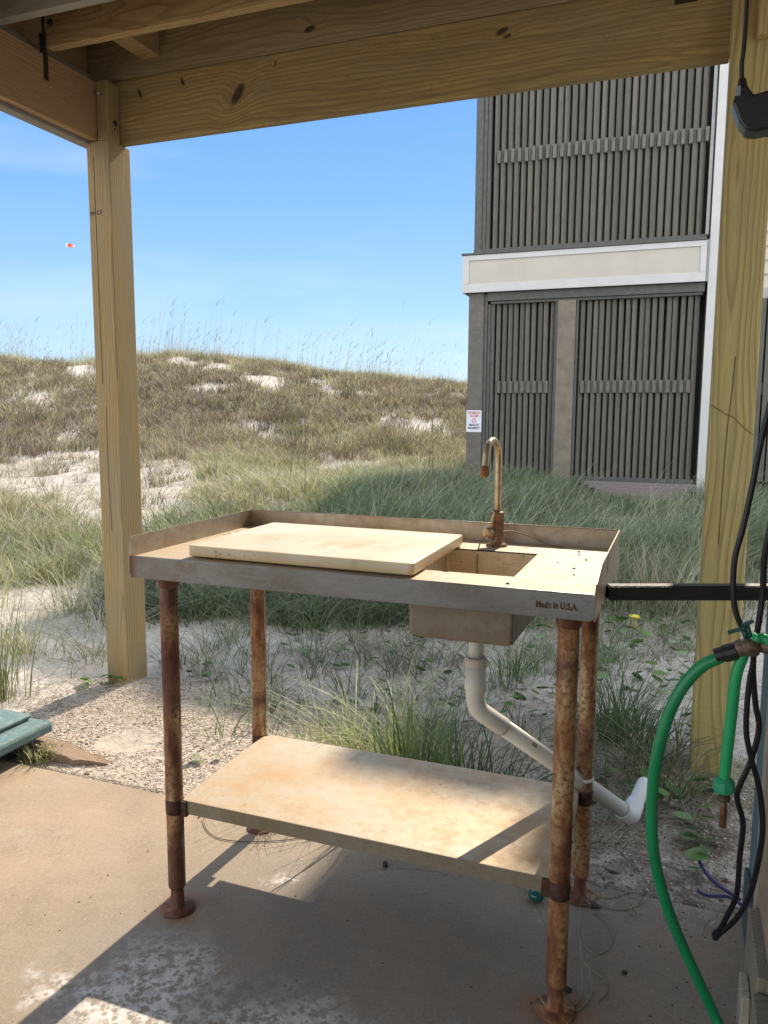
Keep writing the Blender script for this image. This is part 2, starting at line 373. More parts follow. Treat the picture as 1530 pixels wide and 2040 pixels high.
# slab's shade painted as grey over the middle
shade_grey = a.math('MULTIPLY', a.blob((.8, -.15, 0), .95, .4, dvec=v, sc=(1, 1.2, 0)), a.ramp(a.noise(v, 3.4, 7, .75), [(.3, .25), (.6, .7)]))
c = a.mix(a.math('MULTIPLY', a.blob((-.45, .25, 0), .75, .6, dvec=v, sc=(1, 1.6, 0)), a.ramp(a.noise(v, 5, 5, .7), [(.4, 0), (.65, .55)])), c, (.37, .265, .17))
c = a.mix(shade_grey, c, (.185, .18, .172))
c = a.mix(a.ramp(a.noise(v, 150, 3, .8), [(.55, 0), (.66, .35)]), c, (.42, .40, .37)); c = a.mix(a.ramp(a.noise(v, 85, 4, .8), [(.57, 0), (.66, .4)]), c, (.12, .105, .09))
# dried salt bloom with bubble rings
dv = a.n('VectorMath', operation='ADD'); nn = a.n('TexNoise'); a.l(v, nn.inputs['Vector']); nn.inputs['Scale'].default_value = 9; nn.inputs['Detail'].default_value = 5
sc_ = a.n('VectorMath', operation='SCALE'); a.l(nn.outputs['Color'], sc_.inputs[0]); sc_.inputs['Scale'].default_value = .22
a.l(v, dv.inputs[0]); a.l(sc_.outputs[0], dv.inputs[1])
D = dv.outputs[0]; h = .11
m1 = a.blob((.16+h, -.22+h, 0), .10, .55, dvec=D, sc=(.75, .62, 0)); m2 = a.blob((-.055+h, -.25+h, 0), .045, .8, dvec=D, sc=(1, 1, 0))
m3 = a.blob((.48+h, -.20+h, 0), .10, .7, dvec=D, sc=(.5, 1, 0)); m4 = a.blob((.235+h, .275+h, 0), .018, .9, dvec=D, sc=(.6, 1, 0)); m5 = a.blob((.86+h, -.1+h, 0), .05, .9, dvec=D, sc=(1, 1, 0))
mm = a.math('MAXIMUM', a.math('MAXIMUM', m1, m2), a.math('MAXIMUM', a.math('MULTIPLY', m3, .85), a.math('MAXIMUM', m4, a.math('MULTIPLY', m5, .5))))
vo = a.n('TexVoronoi', feature='F1'); a.l(v, vo.inputs['Vector']); vo.inputs['Scale'].default_value = 52; vo.inputs['Randomness'].default_value = .9
bub = a.ramp(vo.outputs['Distance'], [(.25, .12), (.42, .95), (.6, .75)])
gr = a.ramp(a.noise(v, 30, 6, .8), [(.43, .0), (.54, 1)])
mm = a.math('MULTIPLY', a.math('MULTIPLY', mm, bub), gr)
c = a.mix(a.math('MULTIPLY', mm, .9), c, (.72, .70, .68))
# rust run-off round the feet
for (fx, fy) in ((.057, .066), (.989, .066)):
    k = a.math('MULTIPLY', a.blob((fx+h, fy+h, 0), .055, .75, dvec=D, sc=(1, 1, 0)), .62); c = a.mix(k, c, (.26, .105, .05))
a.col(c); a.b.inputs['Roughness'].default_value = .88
a.bump(a.math('ADD', a.noise(v, 330, 3), a.math('MULTIPLY', a.noise(v, 24, 4), 1.2)), .35, .0016)
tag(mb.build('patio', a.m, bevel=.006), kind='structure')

# ------------------------------------------------------------------ grass builder
PAL = dict(
    straw=[(.50, .46, .37), (.40, .365, .29), (.31, .275, .21)],
    brown=[(.13, .10, .082), (.21, .165, .135), (.082, .064, .054), (.33, .285, .24)],
    purple=[(.14, .092, .092), (.085, .06, .062), (.24, .18, .17)],
    olive=[(.23, .235, .14), (.31, .30, .19), (.14, .15, .08)],
    green=[(.12, .18, .07), (.19, .26, .10), (.08, .13, .05)],
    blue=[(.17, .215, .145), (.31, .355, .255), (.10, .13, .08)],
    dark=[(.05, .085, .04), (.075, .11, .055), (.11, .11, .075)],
    grey=[(.42, .38, .32), (.30, .265, .22), (.2, .17, .145)])
def pal_cols(n, mixw):
    ks = list(mixw); p = np.array([mixw[k] for k in ks], float); p /= p.sum()
    flat = []; pp = []
    for k, pk in zip(ks, p):
        for c_ in PAL[k]: flat.append(c_); pp.append(pk/len(PAL[k]))
    idx = rng.choice(len(flat), n, p=np.array(pp)/sum(pp)); c_ = np.array(flat)[idx]
    return np.clip(c_*rng.uniform(.8, 1.2, (n, 1)), 0, 1)
def blade_geo(base, h, az, lean, droop, wd, colr, segs=3):
    n = len(base); t = np.linspace(0, 1, segs+1)[None, :]
    hor = (lean*h)[:, None]*t**1.6; zz = h[:, None]*(t-droop[:, None]*t**2.6)
    dx = np.cos(az)[:, None]; dy = np.sin(az)[:, None]
    px = base[:, 0:1]+hor*dx; py = base[:, 1:2]+hor*dy; pz = base[:, 2:3]+zz
    pa = az+math.pi/2+rng.uniform(-.9, .9, n)
    ww = wd[:, None]*.5*np.clip(1-t, 0.06, 1)**.55
    ox = ww*np.cos(pa)[:, None]; oy = ww*np.sin(pa)[:, None]
    L = np.stack([px-ox, py-oy, pz], -1); Rr = np.stack([px+ox, py+oy, pz], -1)
    co_ = np.stack([L, Rr], 2).reshape(n, -1, 3)
    k = (segs+1)*2; b = (np.arange(n)*k)[:, None]; s_ = np.arange(segs)[None, :]*2
    qd = np.stack([b+s_, b+s_+1, b+s_+3, b+s_+2], -1).reshape(-1, 4)
    cc = np.repeat(colr, k, 0); tt = np.repeat(np.linspace(0, 1, segs+1), 2)[None, :, None]
    cc = (cc.reshape(n, k, 3)*(1-.0*tt)).reshape(-1, 3)
    return co_.reshape(-1, 3), qd, cc
class Geo:
    def __init__(s): s.c = []; s.q = []; s.k = []; s.n = 0
    def add(s, g_):
        co_, qd, cc = g_; s.c.append(co_); s.q.append(qd+s.n); s.k.append(cc); s.n += len(co_)
    def build(s, name, mat=LEAF, parent=None, off=(0, 0, 0)):
        me = bpy.data.meshes.new(name); co_ = np.concatenate(s.c)-np.array(off)[None]; np_mesh(me, co_, np.concatenate(s.q))
        at = me.color_attributes.new('Col', 'FLOAT_COLOR', 'POINT'); kk = np.concatenate(s.k); kk = np.concatenate([kk, np.ones((len(kk), 1))], 1)
        at.data.foreach_set('color', kk.astype(np.float32).ravel())
        o = link(name, me, mat, parent)
        if parent is None: o.location = off
        return o
def tufts(geo, cx, cy, nb, hh, spread, mixw, wd=.004, lean=(.1, .9), droop=(.0, .4), segs=3, hvar=.35, wind=None, z=None):
    """cx,cy arrays of tuft centres; nb blades each"""
    n = len(cx)
    if n == 0: return
    th = hh*rng.uniform(1-hvar, 1+hvar, n)
    ti = np.repeat(np.arange(n), nb); N = len(ti)
    r = np.abs(rng.normal(0, 1, N))*spread*.5; a0 = rng.uniform(0, 2*math.pi, N)
    bx = cx[ti]+r*np.cos(a0); by = cy[ti]+r*np.sin(a0)
    bz = (height(bx, by) if z is None else np.full(N, z))-.01
    az_ = a0+rng.normal(0, .7, N)
    if wind is not None:
        sw = rng.random(N) < .55; az_ = np.where(sw, wind+rng.normal(0, .7, N), az_)
    h_ = th[ti]*rng.uniform(.45, 1.1, N)
    # one dominant tone per tuft plus blade variation
    tc_ = pal_cols(n, mixw)[ti]; bc = pal_cols(N, mixw); m_ = rng.uniform(.2, .8, (N, 1))
    geo.add(blade_geo(np.stack([bx, by, bz], -1), h_, az_, rng.uniform(lean[0], lean[1], N), rng.uniform(droop[0], droop[1], N), wd*rng.uniform(.6, 1.3, N), tc_*m_+bc*(1-m_), segs))
def place(s0, s1, u0, u1, n, keep=None):
    """random ground points between two bearings and two distances"""
    u = np.sqrt(rng.uniform(u0**2, u1**2, n)); s = rng.uniform(s0, s1, n); v = (s-765)/1563*u
    x = CX+v*math.cos(YAW)-u*math.sin(YAW); y = CY+v*math.sin(YAW)+u*math.cos(YAW)
    ok = ~((x > -2.0) & (x < 7) & (y > 9.75)); ok &= ~((y < .6))
    ok &= ~((x > .0) & (x < 1.40) & (y > 8.9) & (u > 7))
    if keep is not None: ok &= keep(x, y, u, s)
    return x[ok], y[ok]
def near_seg(x, y, pts, r):
    m_ = np.zeros(len(x), bool)
    for (px, py, rx, ry) in pts: m_ |= (((x-px)/rx)**2+((y-py)/ry)**2 < 1)
    return m_
def sand_patch(x, y, u, s):
    """bare blow-outs: (bearing, distance, half width, half depth)"""
    m_ = np.zeros(len(x), bool)
    for (ps, pu, rs, ru) in ((110, 12.6, 190, 2.0), (-40, 10.6, 120, 1.3), (335, 11.0, 60, 2.2), (190, 9.2, 110, .9), (165, 25.0, 42, 2.6), (385, 25.4, 52, 2.0), (440, 24.0, 34, 1.6), (525, 22.6, 52, 1.6), (130, 14.2, 150, 1.2), (20, 12.5, 120, 1.6), (350, 12.0, 70, 1.4), (680, 13.6, 90, .6), (560, 12.4, 40, .6), (640, 12.8, 60, .5)):
        d = ((s-ps)/rs)**2+((u-pu)/ru)**2; m_ |= d+.5*wav(x, y, 3.1, 1.) < .8
    return m_

geo = Geo()
# brush on the dune
kp = lambda x, y, u, s: (~sand_patch(x, y, u, s)) & (wav(x, y, 1.1, 7.)+.6*wav(x, y, 4.1, 1.) > -.5)
x, y = place(-450, 1150, 13.2, 30, 14000, kp); u, v = uv(x, y); s = v/u*1563+765
t_ = wav(x, y, .5, 3.)+rng.normal(0, .25, len(x))
low = (u < 17.5)
A = (t_ > .15) & ~low; B = (t_ <= .15) & ~low
tufts(geo, x[A], y[A], 17, .24, .36, dict(purple=4, brown=3, grey=.8, straw=.3, dark=.4), wd=.026, lean=(.2, 1.1), droop=(0, .3), segs=2)
tufts(geo, x[B], y[B], 17, .24, .36, dict(brown=3, grey=1.4, olive=1.2, straw=.9, purple=1.4), wd=.022, lean=(.2, 1.1), droop=(0, .3), segs=2)
C_ = low & (s < 420); D_ = low & (s >= 420)
tufts(geo, x[C_], y[C_], 20, .26, .32, dict(purple=2.4, brown=3, grey=1.4, straw=1., olive=.4), wd=.017, lean=(.2, 1.1), droop=(0, .3), segs=2)
tufts(geo, x[D_], y[D_], 20, .26, .32, dict(olive=1.8, straw=1.8, brown=2.4, green=.4, grey=1.2, purple=.8), wd=.016, lean=(.2, 1.1), droop=(0, .35), segs=2)
# distinct darker round bushes on the slope
x, y = place(-300, 1100, 14, 26, 170)
tufts(geo, x, y, 120, .36, .55, dict(purple=2.4, brown=2, dark=1.2), wd=.012, lean=(.1, .8), droop=(0, .2), segs=2)
tag(geo.build('dune_brush'), 'low grey-brown and purplish brush covering the dune slope', 'brush', kind='stuff')

geo = Geo()   # sea oats on the crest
x, y = place(-250, 1050, 24.5, 28.5, 1700, lambda x, y, u, s: (wav(x, y, .7, 5.)+rng.normal(0, .3, len(x)) > -.1)); n = len(x)
hh = .35+rng.gamma(2.2, .27, n); bs = np.stack([x, y, height(x, y)-.02], -1)
azs = rng.normal(.25, .5, n)
colr = pal_cols(n, dict(straw=1, brown=2, grey=2))*.9
ln_ = rng.uniform(.05, .22, n)
geo.add(blade_geo(bs, hh, azs, ln_, np.full(n, .02), np.full(n, .009), colr, 4))
tip = bs+np.stack([np.cos(azs)*ln_*hh*.8, np.sin(azs)*ln_*hh*.8, hh*.84], -1)
geo.add(blade_geo(tip, hh*.2, azs, np.full(n, .9), np.full(n, .3), rng.uniform(.010, .024, n), colr, 3))
x, y = place(-300, 1050, 25.5, 28.5, 1500)
tufts(geo, x, y, 9, .45, .3, dict(straw=2, olive=2, grey=1.5), wd=.014, lean=(.1, .6), segs=2)
tag(geo.build('sea_oats'), 'tall thin sea oats standing against the sky along the dune crest', 'grass', kind='stuff')

geo = Geo()   # middle distance grass
kp = lambda x, y, u, s: (~sand_patch(x, y, u, s)) & (wav(x, y, 2.3, 3.)+.6*wav(x, y, 5.1, 1.) > -.22) & ((s > 390) | (wav(x, y, 1.3, 2.)+rng.normal(0, .25, len(x)) > .42))
x, y = place(-350, 960, 8.0, 13.6, 3600, kp); u, v = uv(x, y); s = v/u*1563+765; L_ = s < 380
tufts(geo, x[L_], y[L_], 36, .28, .24, dict(brown=2, straw=1.8, olive=1.6, green=.8, purple=.9), wd=.009, lean=(.2, 1.1), droop=(.05, .4))
G_ = ~L_
tufts(geo, x[G_], y[G_], 34, .30, .26, dict(olive=3, straw=3, green=1.1, brown=1.5, grey=.6), wd=.011, lean=(.15, 1.2), droop=(.05, .45))
kp = lambda x, y, u, s: (~sand_patch(x, y, u, s)) & (wav(x, y, 2.9, 3.)+rng.normal(0, .2, len(x)) > -.35) & ((s > 330) | (wav(x, y, 1.5, 4.)+rng.normal(0, .25, len(x)) > .2))
x, y = place(-350, 760, 5.4, 8.1, 900, kp); u, v = uv(x, y); s = v/u*1563+765; L_ = s < 260
tufts(geo, x[L_], y[L_], 46, .32, .24, dict(green=1.6, olive=2, straw=2, brown=1.4, dark=.6), wd=.0075, lean=(.2, 1.1), droop=(.1, .5), segs=4)
tufts(geo, x[~L_], y[~L_], 44, .32, .26, dict(green=1.6, olive=1.6, straw=1.3, dark=1.6, blue=.8, brown=.8), wd=.009, lean=(.2, 1.1), droop=(.1, .5), segs=4)
x, y = place(-350, 420, 9.2, 14.5, 260, lambda x, y, u, s: sand_patch(x, y, u, s) & (wav(x, y, 2.1, 6.) > -.3))
tufts(geo, x, y, 34, .26, .2, dict(brown=2, purple=1.6, olive=1.6, straw=1), wd=.008, lean=(.2, 1.1), droop=(.05, .4))
# dark matted band behind the pale sand
x, y = place(235, 900, 4.55, 6.0, 420)
tufts(geo, x, y, 48, .25, .28, dict(dark=2.2, green=1.4, blue=1.4, brown=1.6), wd=.007, lean=(.3, 1.4), droop=(.2, .6), segs=4)
tag(geo.build('meadow_grass'), 'mixed green and straw coloured dune grass between the patio sand and the dune', 'grass', kind='stuff')

geo = Geo()   # soft blue-green grass in the shade of the house
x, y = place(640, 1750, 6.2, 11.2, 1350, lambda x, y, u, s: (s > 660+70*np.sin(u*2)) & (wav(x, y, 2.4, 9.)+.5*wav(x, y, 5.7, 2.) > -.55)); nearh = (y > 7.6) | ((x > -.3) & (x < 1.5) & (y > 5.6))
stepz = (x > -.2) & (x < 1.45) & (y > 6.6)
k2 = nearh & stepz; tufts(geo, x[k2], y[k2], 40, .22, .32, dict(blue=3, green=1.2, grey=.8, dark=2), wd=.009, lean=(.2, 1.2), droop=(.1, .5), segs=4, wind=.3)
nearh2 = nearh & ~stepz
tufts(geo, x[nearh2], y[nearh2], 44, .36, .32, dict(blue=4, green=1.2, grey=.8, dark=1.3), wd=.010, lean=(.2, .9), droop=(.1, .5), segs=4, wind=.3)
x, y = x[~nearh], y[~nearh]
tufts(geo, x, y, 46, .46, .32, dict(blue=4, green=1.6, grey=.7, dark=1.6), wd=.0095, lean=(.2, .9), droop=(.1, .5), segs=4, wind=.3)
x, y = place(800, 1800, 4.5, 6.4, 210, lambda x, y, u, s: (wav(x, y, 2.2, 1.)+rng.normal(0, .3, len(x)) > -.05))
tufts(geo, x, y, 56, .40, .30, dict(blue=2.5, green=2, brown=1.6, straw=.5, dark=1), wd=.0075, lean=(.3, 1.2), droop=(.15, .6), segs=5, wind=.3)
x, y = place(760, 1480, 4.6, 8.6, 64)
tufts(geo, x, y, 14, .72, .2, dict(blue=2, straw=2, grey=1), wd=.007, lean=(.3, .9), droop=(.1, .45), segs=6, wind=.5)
tag(geo.build('shaded_grass'), 'long soft blue-green grass in the shade of the neighbouring house', 'grass', kind='stuff')

geo = Geo()   # thatch: dead runners and litter lying on the sand
def litter(x, y, h=.12, mixw=dict(brown=3, straw=2, grey=2, purple=.5), wd=.003, z=None):
    n = len(x); b = np.stack([x, y, (height(x, y) if z is None else np.full(n, z))+.004], -1)
    geo.add(blade_geo(b, h*rng.uniform(.4, 1.4, n), rng.uniform(0, 6.28, n), rng.uniform(2.5, 6, n), rng.uniform(.75, .98, n), wd*rng.uniform(.6, 1.4, n), pal_cols(n, mixw), 4))
x, y = place(-150, 1700, 2.9, 6, 13000, lambda x, y, u, s: (wav(x, y, 3.3, 2.)+rng.normal(0, .35, len(x)) > -.1)); litter(x, y, .045)
x, y = place(1130, 1700, 2.1, 3.4, 2600, lambda x, y, u, s: (y > .6) & (y < 1.6)); litter(x, y, .03)
x, y = place(560, 1250, 2.5, 3.1, 900, lambda x, y, u, s: y > .6); litter(x, y, .03)
x, y = place(-350, 1000, 6, 14.5, 14000); litter(x, y, .08, wd=.008)
x, y = place(650, 1400, 3.9, 5.1, 2200); litter(x, y, .05)
n = 110; x = rng.uniform(.95, 1.37, n); y = rng.uniform(.42, .545, n); litter(x, y, .012, wd=.0025, z=.003)
tag(geo.build('dead_grass_litter'), 'dry brown grass litter and runners scattered over the sand', 'litter', kind='stuff')

# ---- single near clumps that can be picked out
def clump(x, y, nb, h, spread, mixw, label, wd=.005, lean=(.15, 1.1), droop=(.1, .55), name='grass_tuft', wind=None):
    gg = Geo(); tufts(gg, np.array([x]), np.array([y]), nb, h, spread, mixw, wd=wd, lean=lean, droop=droop, segs=7, hvar=.05, wind=wind)
    z = float(height(x, y)); o = gg.build(name, off=(x, y, z)); tag(o, label, 'grass tuft', 'grass tufts near the patio'); return o
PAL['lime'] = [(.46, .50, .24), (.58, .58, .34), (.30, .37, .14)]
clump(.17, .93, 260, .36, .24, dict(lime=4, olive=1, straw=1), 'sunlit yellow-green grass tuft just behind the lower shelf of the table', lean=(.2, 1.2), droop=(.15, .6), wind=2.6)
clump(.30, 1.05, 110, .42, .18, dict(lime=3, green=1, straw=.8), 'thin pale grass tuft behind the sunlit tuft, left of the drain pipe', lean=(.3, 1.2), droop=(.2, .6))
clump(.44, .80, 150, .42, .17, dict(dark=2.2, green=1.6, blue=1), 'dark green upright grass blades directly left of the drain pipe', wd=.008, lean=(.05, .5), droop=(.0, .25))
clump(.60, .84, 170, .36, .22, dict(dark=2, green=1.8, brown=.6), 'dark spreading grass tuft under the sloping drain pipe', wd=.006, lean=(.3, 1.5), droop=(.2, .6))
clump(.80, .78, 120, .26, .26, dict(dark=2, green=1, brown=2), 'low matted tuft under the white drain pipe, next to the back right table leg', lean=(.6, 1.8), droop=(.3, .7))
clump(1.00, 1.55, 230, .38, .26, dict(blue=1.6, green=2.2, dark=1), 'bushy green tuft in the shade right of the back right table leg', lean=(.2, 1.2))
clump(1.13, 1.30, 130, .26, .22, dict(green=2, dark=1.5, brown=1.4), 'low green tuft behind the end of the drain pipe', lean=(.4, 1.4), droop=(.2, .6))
clump(1.22, 1.22, 60, .36, .16, dict(olive=2, straw=1, green=1.6), 'arching light green blades in front of the right deck post', lean=(.8, 1.6), droop=(.3, .7), wd=.005)
clump(.48, 2.15, 130, .36, .22, dict(blue=2, green=2, dark=.8), 'green tuft on the pale sand below the sink basin', lean=(.2, 1.2))
clump(.80, 2.30, 110, .40, .22, dict(blue=2, green=1.6), 'blue-green tuft on the sand between the drain pipe and the front right leg', lean=(.2, 1.1))
clump(-.45, 1.95, 60, .24, .2, dict(dark=1, blue=1.6, brown=1), 'thin low tuft on the sand between the two left table legs', lean=(.5, 1.6), droop=(.2, .6))
clump(-.10, 2.05, 70, .26, .24, dict(dark=1.2, blue=1.6, brown=1.2), 'sprawling tuft on pale sand right of the back left table leg', lean=(.5, 1.7), droop=(.25, .6))
clump(-.93, 1.66, 34, .26, .16, dict(olive=1.2, straw=1.4, brown=1), 'wispy straw tuft on the sand right of the left deck post', lean=(.3, 1.3))
clump(-1.52, 1.02, 90, .52, .16, dict(brown=1.6, olive=2, green=1), 'tall reddish-stemmed grass clump behind the green lid at the left edge', lean=(.05, .6), droop=(.0, .3))
clump(-1.95, 1.55, 110, .42, .3, dict(olive=2, straw=2, green=1.4), 'sunny straw-green tuft left of the left deck post', lean=(.4, 1.5), droop=(.2, .6))
clump(-1.55, 1.62, 60, .42, .2, dict(straw=2, olive=1.5), 'arching straw blades beside the foot of the left deck post', lean=(.8, 1.8), droop=(.3, .7))
clump(-2.3, 2.3, 150, .46, .3, dict(green=2, olive=2, straw=1.4), 'dense green tuft behind the left deck post', lean=(.3, 1.3))
clump(-2.9, 2.2, 130, .42, .3, dict(olive=2, straw=2, green=1), 'yellowish tuft at the far left of the sand', lean=(.3, 1.3))
clump(1.02, 3.75, 130, .50, .2, dict(brown=3, straw=1.4, olive=.6), 'tuft with orange-brown dead stems seen below the black bar', lean=(.1, .8), droop=(0, .35))
clump(.86, 5.0, 140, .62, .3, dict(blue=2.4, green=2), 'large blue-green tuft seen just right of the table top corner', lean=(.2, .9), wind=.4)
clump(1.25, 4.4, 150, .66, .3, dict(blue=2, green=2.4), 'large green tuft against the left side of the right deck post', lean=(.2, .9), wind=.4)

# tall dry stems in the meadow
def stem(x, y, h, label, lean=0.02):
    z = float(height(x, y)); b = MB((x, y, z)); pts = [(x+lean*h*t*t, y, z-.02+h*t) for t in (0, .25, .5, .75, 1)]
    b.tube(pts, .0045, 5, 2, rfun=lambda t: 1-.5*t)
    for k in range(9):
        t = R_.uniform(.35, 1); b.ball((x+lean*h*t*t+R_.uniform(-.01, .01), y+R_.uniform(-.01, .01), z+h*t), .007, (1, 1, 1.6), 1)
    tag(b.build('dry_stem', M_stem), label, 'dry stem', 'tall dry plant stems')
M_stem = plain('dry_stem', (.12, .085, .055), .8)
stem(-2.75, 6.4, 1.16, 'tallest thin dark dry stem rising behind the table left of centre')
stem(-2.0, 8.6, .95, 'thin dry stem in sunny grass left of the house corner', .05)
stem(-1.75, 8.0, 1.15, 'tall faint dry stem closest to the house corner', -.03)
stem(-3.4, 7.3, .62, 'short dry stem left of the tallest stem', .1)

# pennywort: round leaves on runners
LEAFD = leaf_mat('pennywort_leaf', .85, .25)
def penny(pts, label, name='pennywort'):
    ox, oy = pts[0][:2]; gg = Geo(); oz = float(height(ox, oy))
    for (x, y, h, r, cn) in pts:
        z = float(height(x, y)); n = 10; nx_, ny_ = R_.uniform(-.55, .35), R_.uniform(-.7, .2)
        c_ = np.array(PAL[cn][R_.randrange(len(PAL[cn]))])*np.array([.62, .86, .55]); V = [(x, y, z+h-.15*r)]; 
        for k in range(n):
            a_ = 2*math.pi*k/n+.3; rr = r*(1+.07*math.sin(k*2.3)); V.append((x+rr*math.cos(a_), y+rr*math.sin(a_), z+h+rr*(nx_*math.cos(a_)+ny_*math.sin(a_))))
        qd = [(0, 1+(2*j) % n, 1+(2*j+1) % n, 1+(2*j+2) % n) for j in range(n//2)]
        gg.add((np.array(V), np.array(qd), np.tile(c_, (len(V), 1))))
        gg.add(blade_geo(np.array([(x+.01, y, z-.005)]), np.array([h]), np.array([3.14]), np.array([.012/max(h, .01)]), np.array([.1]), np.array([.003]), c_[None]*.8, 2))
    left = list(pts[1:]); cur = pts[0]; done = [pts[0]]
    while left:
        j, i_ = min(((q_, p_) for q_ in range(len(left)) for p_ in range(len(done))), key=lambda t: (left[t[0]][0]-done[t[1]][0])**2+(left[t[0]][1]-done[t[1]][1])**2)
        A_ = done[i_]; B_ = left.pop(j); done.append(B_); V = []; K_ = 8
        for k in range(K_+1):
            t = k/K_; wx = math.sin(t*math.pi)*.02; X_ = A_[0]+(B_[0]-A_[0])*t+wx; Y_ = A_[1]+(B_[1]-A_[1])*t; Z_ = float(height(X_, Y_))+.004
            V += [(X_-.001, Y_-.0012, Z_), (X_+.001, Y_+.0012, Z_)]
        gg.add((np.array(V), np.array([(2*k, 2*k+1, 2*k+3, 2*k+2) for k in range(K_)]), np.tile(np.array([.10, .085, .045]), (len(V), 1))))
    o = gg.build(name, LEAFD, off=(ox, oy, oz)); tag(o, label, 'plant', 'round-leaved pennywort plants on the sand')
def pscat(cx, cy, rx, ry, n, cols=('green', 'dark', 'blue'), r=(.014, .03), h=(.02, .07)):
    return [(cx+R_.uniform(-rx, rx), cy+R_.uniform(-ry, ry), R_.uniform(*h), R_.uniform(*r), R_.choice(cols)) for _ in range(n)]
penny([(1.205, 1.08, .07, .030, 'green')]+pscat(1.18, 1.12, .05, .08, 5, ('green', 'dark')), 'bright round leaf plant just right of the drain pipe end')
penny(pscat(1.12, 1.05, .06, .12, 9, ('blue', 'green', 'dark'), (.02, .035), (.04, .1)), 'leafy runner plant growing over the open end of the drain pipe')
penny(pscat(1.27, .92, .05, .08, 9, ('green', 'dark', 'blue'), (.018, .03)), 'leafy plant right of the green hose, below the brass nozzle')
penny(pscat(1.30, .72, .04, .06, 4, ('green', 'blue'), (.016, .03)), 'two or three pale leaves near the blue rope at the patio edge')
penny(pscat(-1.20, 1.34, .05, .04, 8, ('dark', 'green'), (.012, .022), (.02, .05)), 'dark small-leaved plant at the foot of the left deck post')
penny(pscat(-.88, 1.58, .10, .10, 9, ('dark', 'green'), (.015, .024)), 'small round-leaved plant on the sand right of the left deck post')
penny(pscat(-.36, .82, .05, .04, 4, ('green', 'olive'), (.012, .02), (.01, .03)), 'tiny bright seedling on the gravel left of the front left table leg')
penny(pscat(-.02, 1.05, .10, .06, 7, ('green', 'olive'), (.008, .018), (.01, .04)), 'sprinkle of small leaves on sunlit gravel behind the shelf')
penny(pscat(.05, 1.5, .25, .10, 8, ('dark', 'green'), (.014, .024), (.01, .03)), 'dark leaf patch on shaded sand right of the back left table leg')
penny(pscat(.40, 1.65, .2, .15, 8, ('dark', 'green', 'blue'), (.016, .026), (.02, .06)), 'scattered dark leaves on the sand below the sink basin')
penny(pscat(.62, 1.9, .12, .12, 7, ('dark', 'green', 'blue'), (.02, .03), (.03, .07)), 'group of bigger round leaves seen right of the drain nut')
penny(pscat(1.02, 2.5, .25, .35, 26, ('dark', 'green', 'blue'), (.02, .034), (.03, .09)), 'wide pennywort patch on the sand between the table and the right post')
penny(pscat(1.05, 3.1, .2, .2, 16, ('dark', 'green', 'blue'), (.02, .034), (.03, .09)), 'pennywort patch farther back, below the black bar')
penny(pscat(-1.62, 1.0, .06, .05, 5, ('green', 'olive'), (.015, .028), (.03, .07)), 'low green leaves beside the green lid')
penny(pscat(-1.30, 1.28, .05, .05, 4, ('green',), (.014, .022), (.02, .04)), 'few leaves in the shadow of the left deck post')
b = MB((.965, 3.18, 0)); z0 = float(height(.965, 3.18))
b.off = Vector((.965, 3.18, z0))
b.ball((.965, 3.18, z0+.085), .026, (1.1, 1, .45), 2, .5); b.ball((.98, 3.16, z0+.03), .014, (.8, .8, .9), 2, .5); b.tube([(.965, 3.18, z0-.01), (.96, 3.18, z0+.08)], .003, 5, 0)
tag(b.build('yellow_flower', plain('yellow_petal', (.62, .47, .05), .6)), 'small yellow flower in the leaves below the black bar', 'flower')

def ground_cover(region, n, name, label):
    gg = Geo(); x, y = place(*region, n); 
    k_ = wav(x, y, 2.6, 8.)+rng.normal(0, .3, len(x)) > .0; x, y = x[k_], y[k_]
    for i_ in range(len(x)):
        z = float(height(x[i_], y[i_])); r = R_.uniform(.012, .028); h_ = R_.uniform(.01, .06); a0 = R_.uniform(0, 6.28); nx_, ny_ = R_.uniform(-.5, .4), R_.uniform(-.8, .1)
        c_ = np.array(PAL[R_.choice(('green', 'dark', 'dark', 'blue'))][R_.randrange(3)])*np.array([.6, .85, .55])
        V = [(x[i_], y[i_], z+h_-.15*r)]+[(x[i_]+r*math.cos(a0+t_), y[i_]+r*math.sin(a0+t_)*.9, z+h_+r*(nx_*math.cos(a0+t_)+ny_*math.sin(a0+t_))) for t_ in [2*math.pi*k/8 for k in range(8)]]
        gg.add((np.array(V), np.array([(0, 1+(2*j) % 8, 1+(2*j+1) % 8, 1+(2*j+2) % 8) for j in range(4)]), np.tile(c_, (9, 1))))
    tag(gg.build(name, LEAFD), label, 'ground cover', kind='stuff')
ground_cover((560, 1500, 2.9, 5.2), 900, 'creeping_leaves', 'small round creeping leaves spread over the shaded sand')
ground_cover((1130, 1480, 2.25, 3.1), 90, 'creeping_leaves', 'creeping leaves near the open end of the drain pipe')
gg = Geo(); x, y = place(330, 1500, 2.75, 4.8, 190, lambda x, y, u, s: wav(x, y, 2.1, 5.) > -.35)
tufts(gg, x, y, 16, .20, .12, dict(green=2, blue=2, dark=2, brown=1.5), wd=.005, lean=(.3, 1.7), droop=(.1, .6), segs=5)
tag(gg.build('sprigs'), 'sparse green and brown grass sprigs dotted over the pale sand', 'sprigs', kind='stuff')
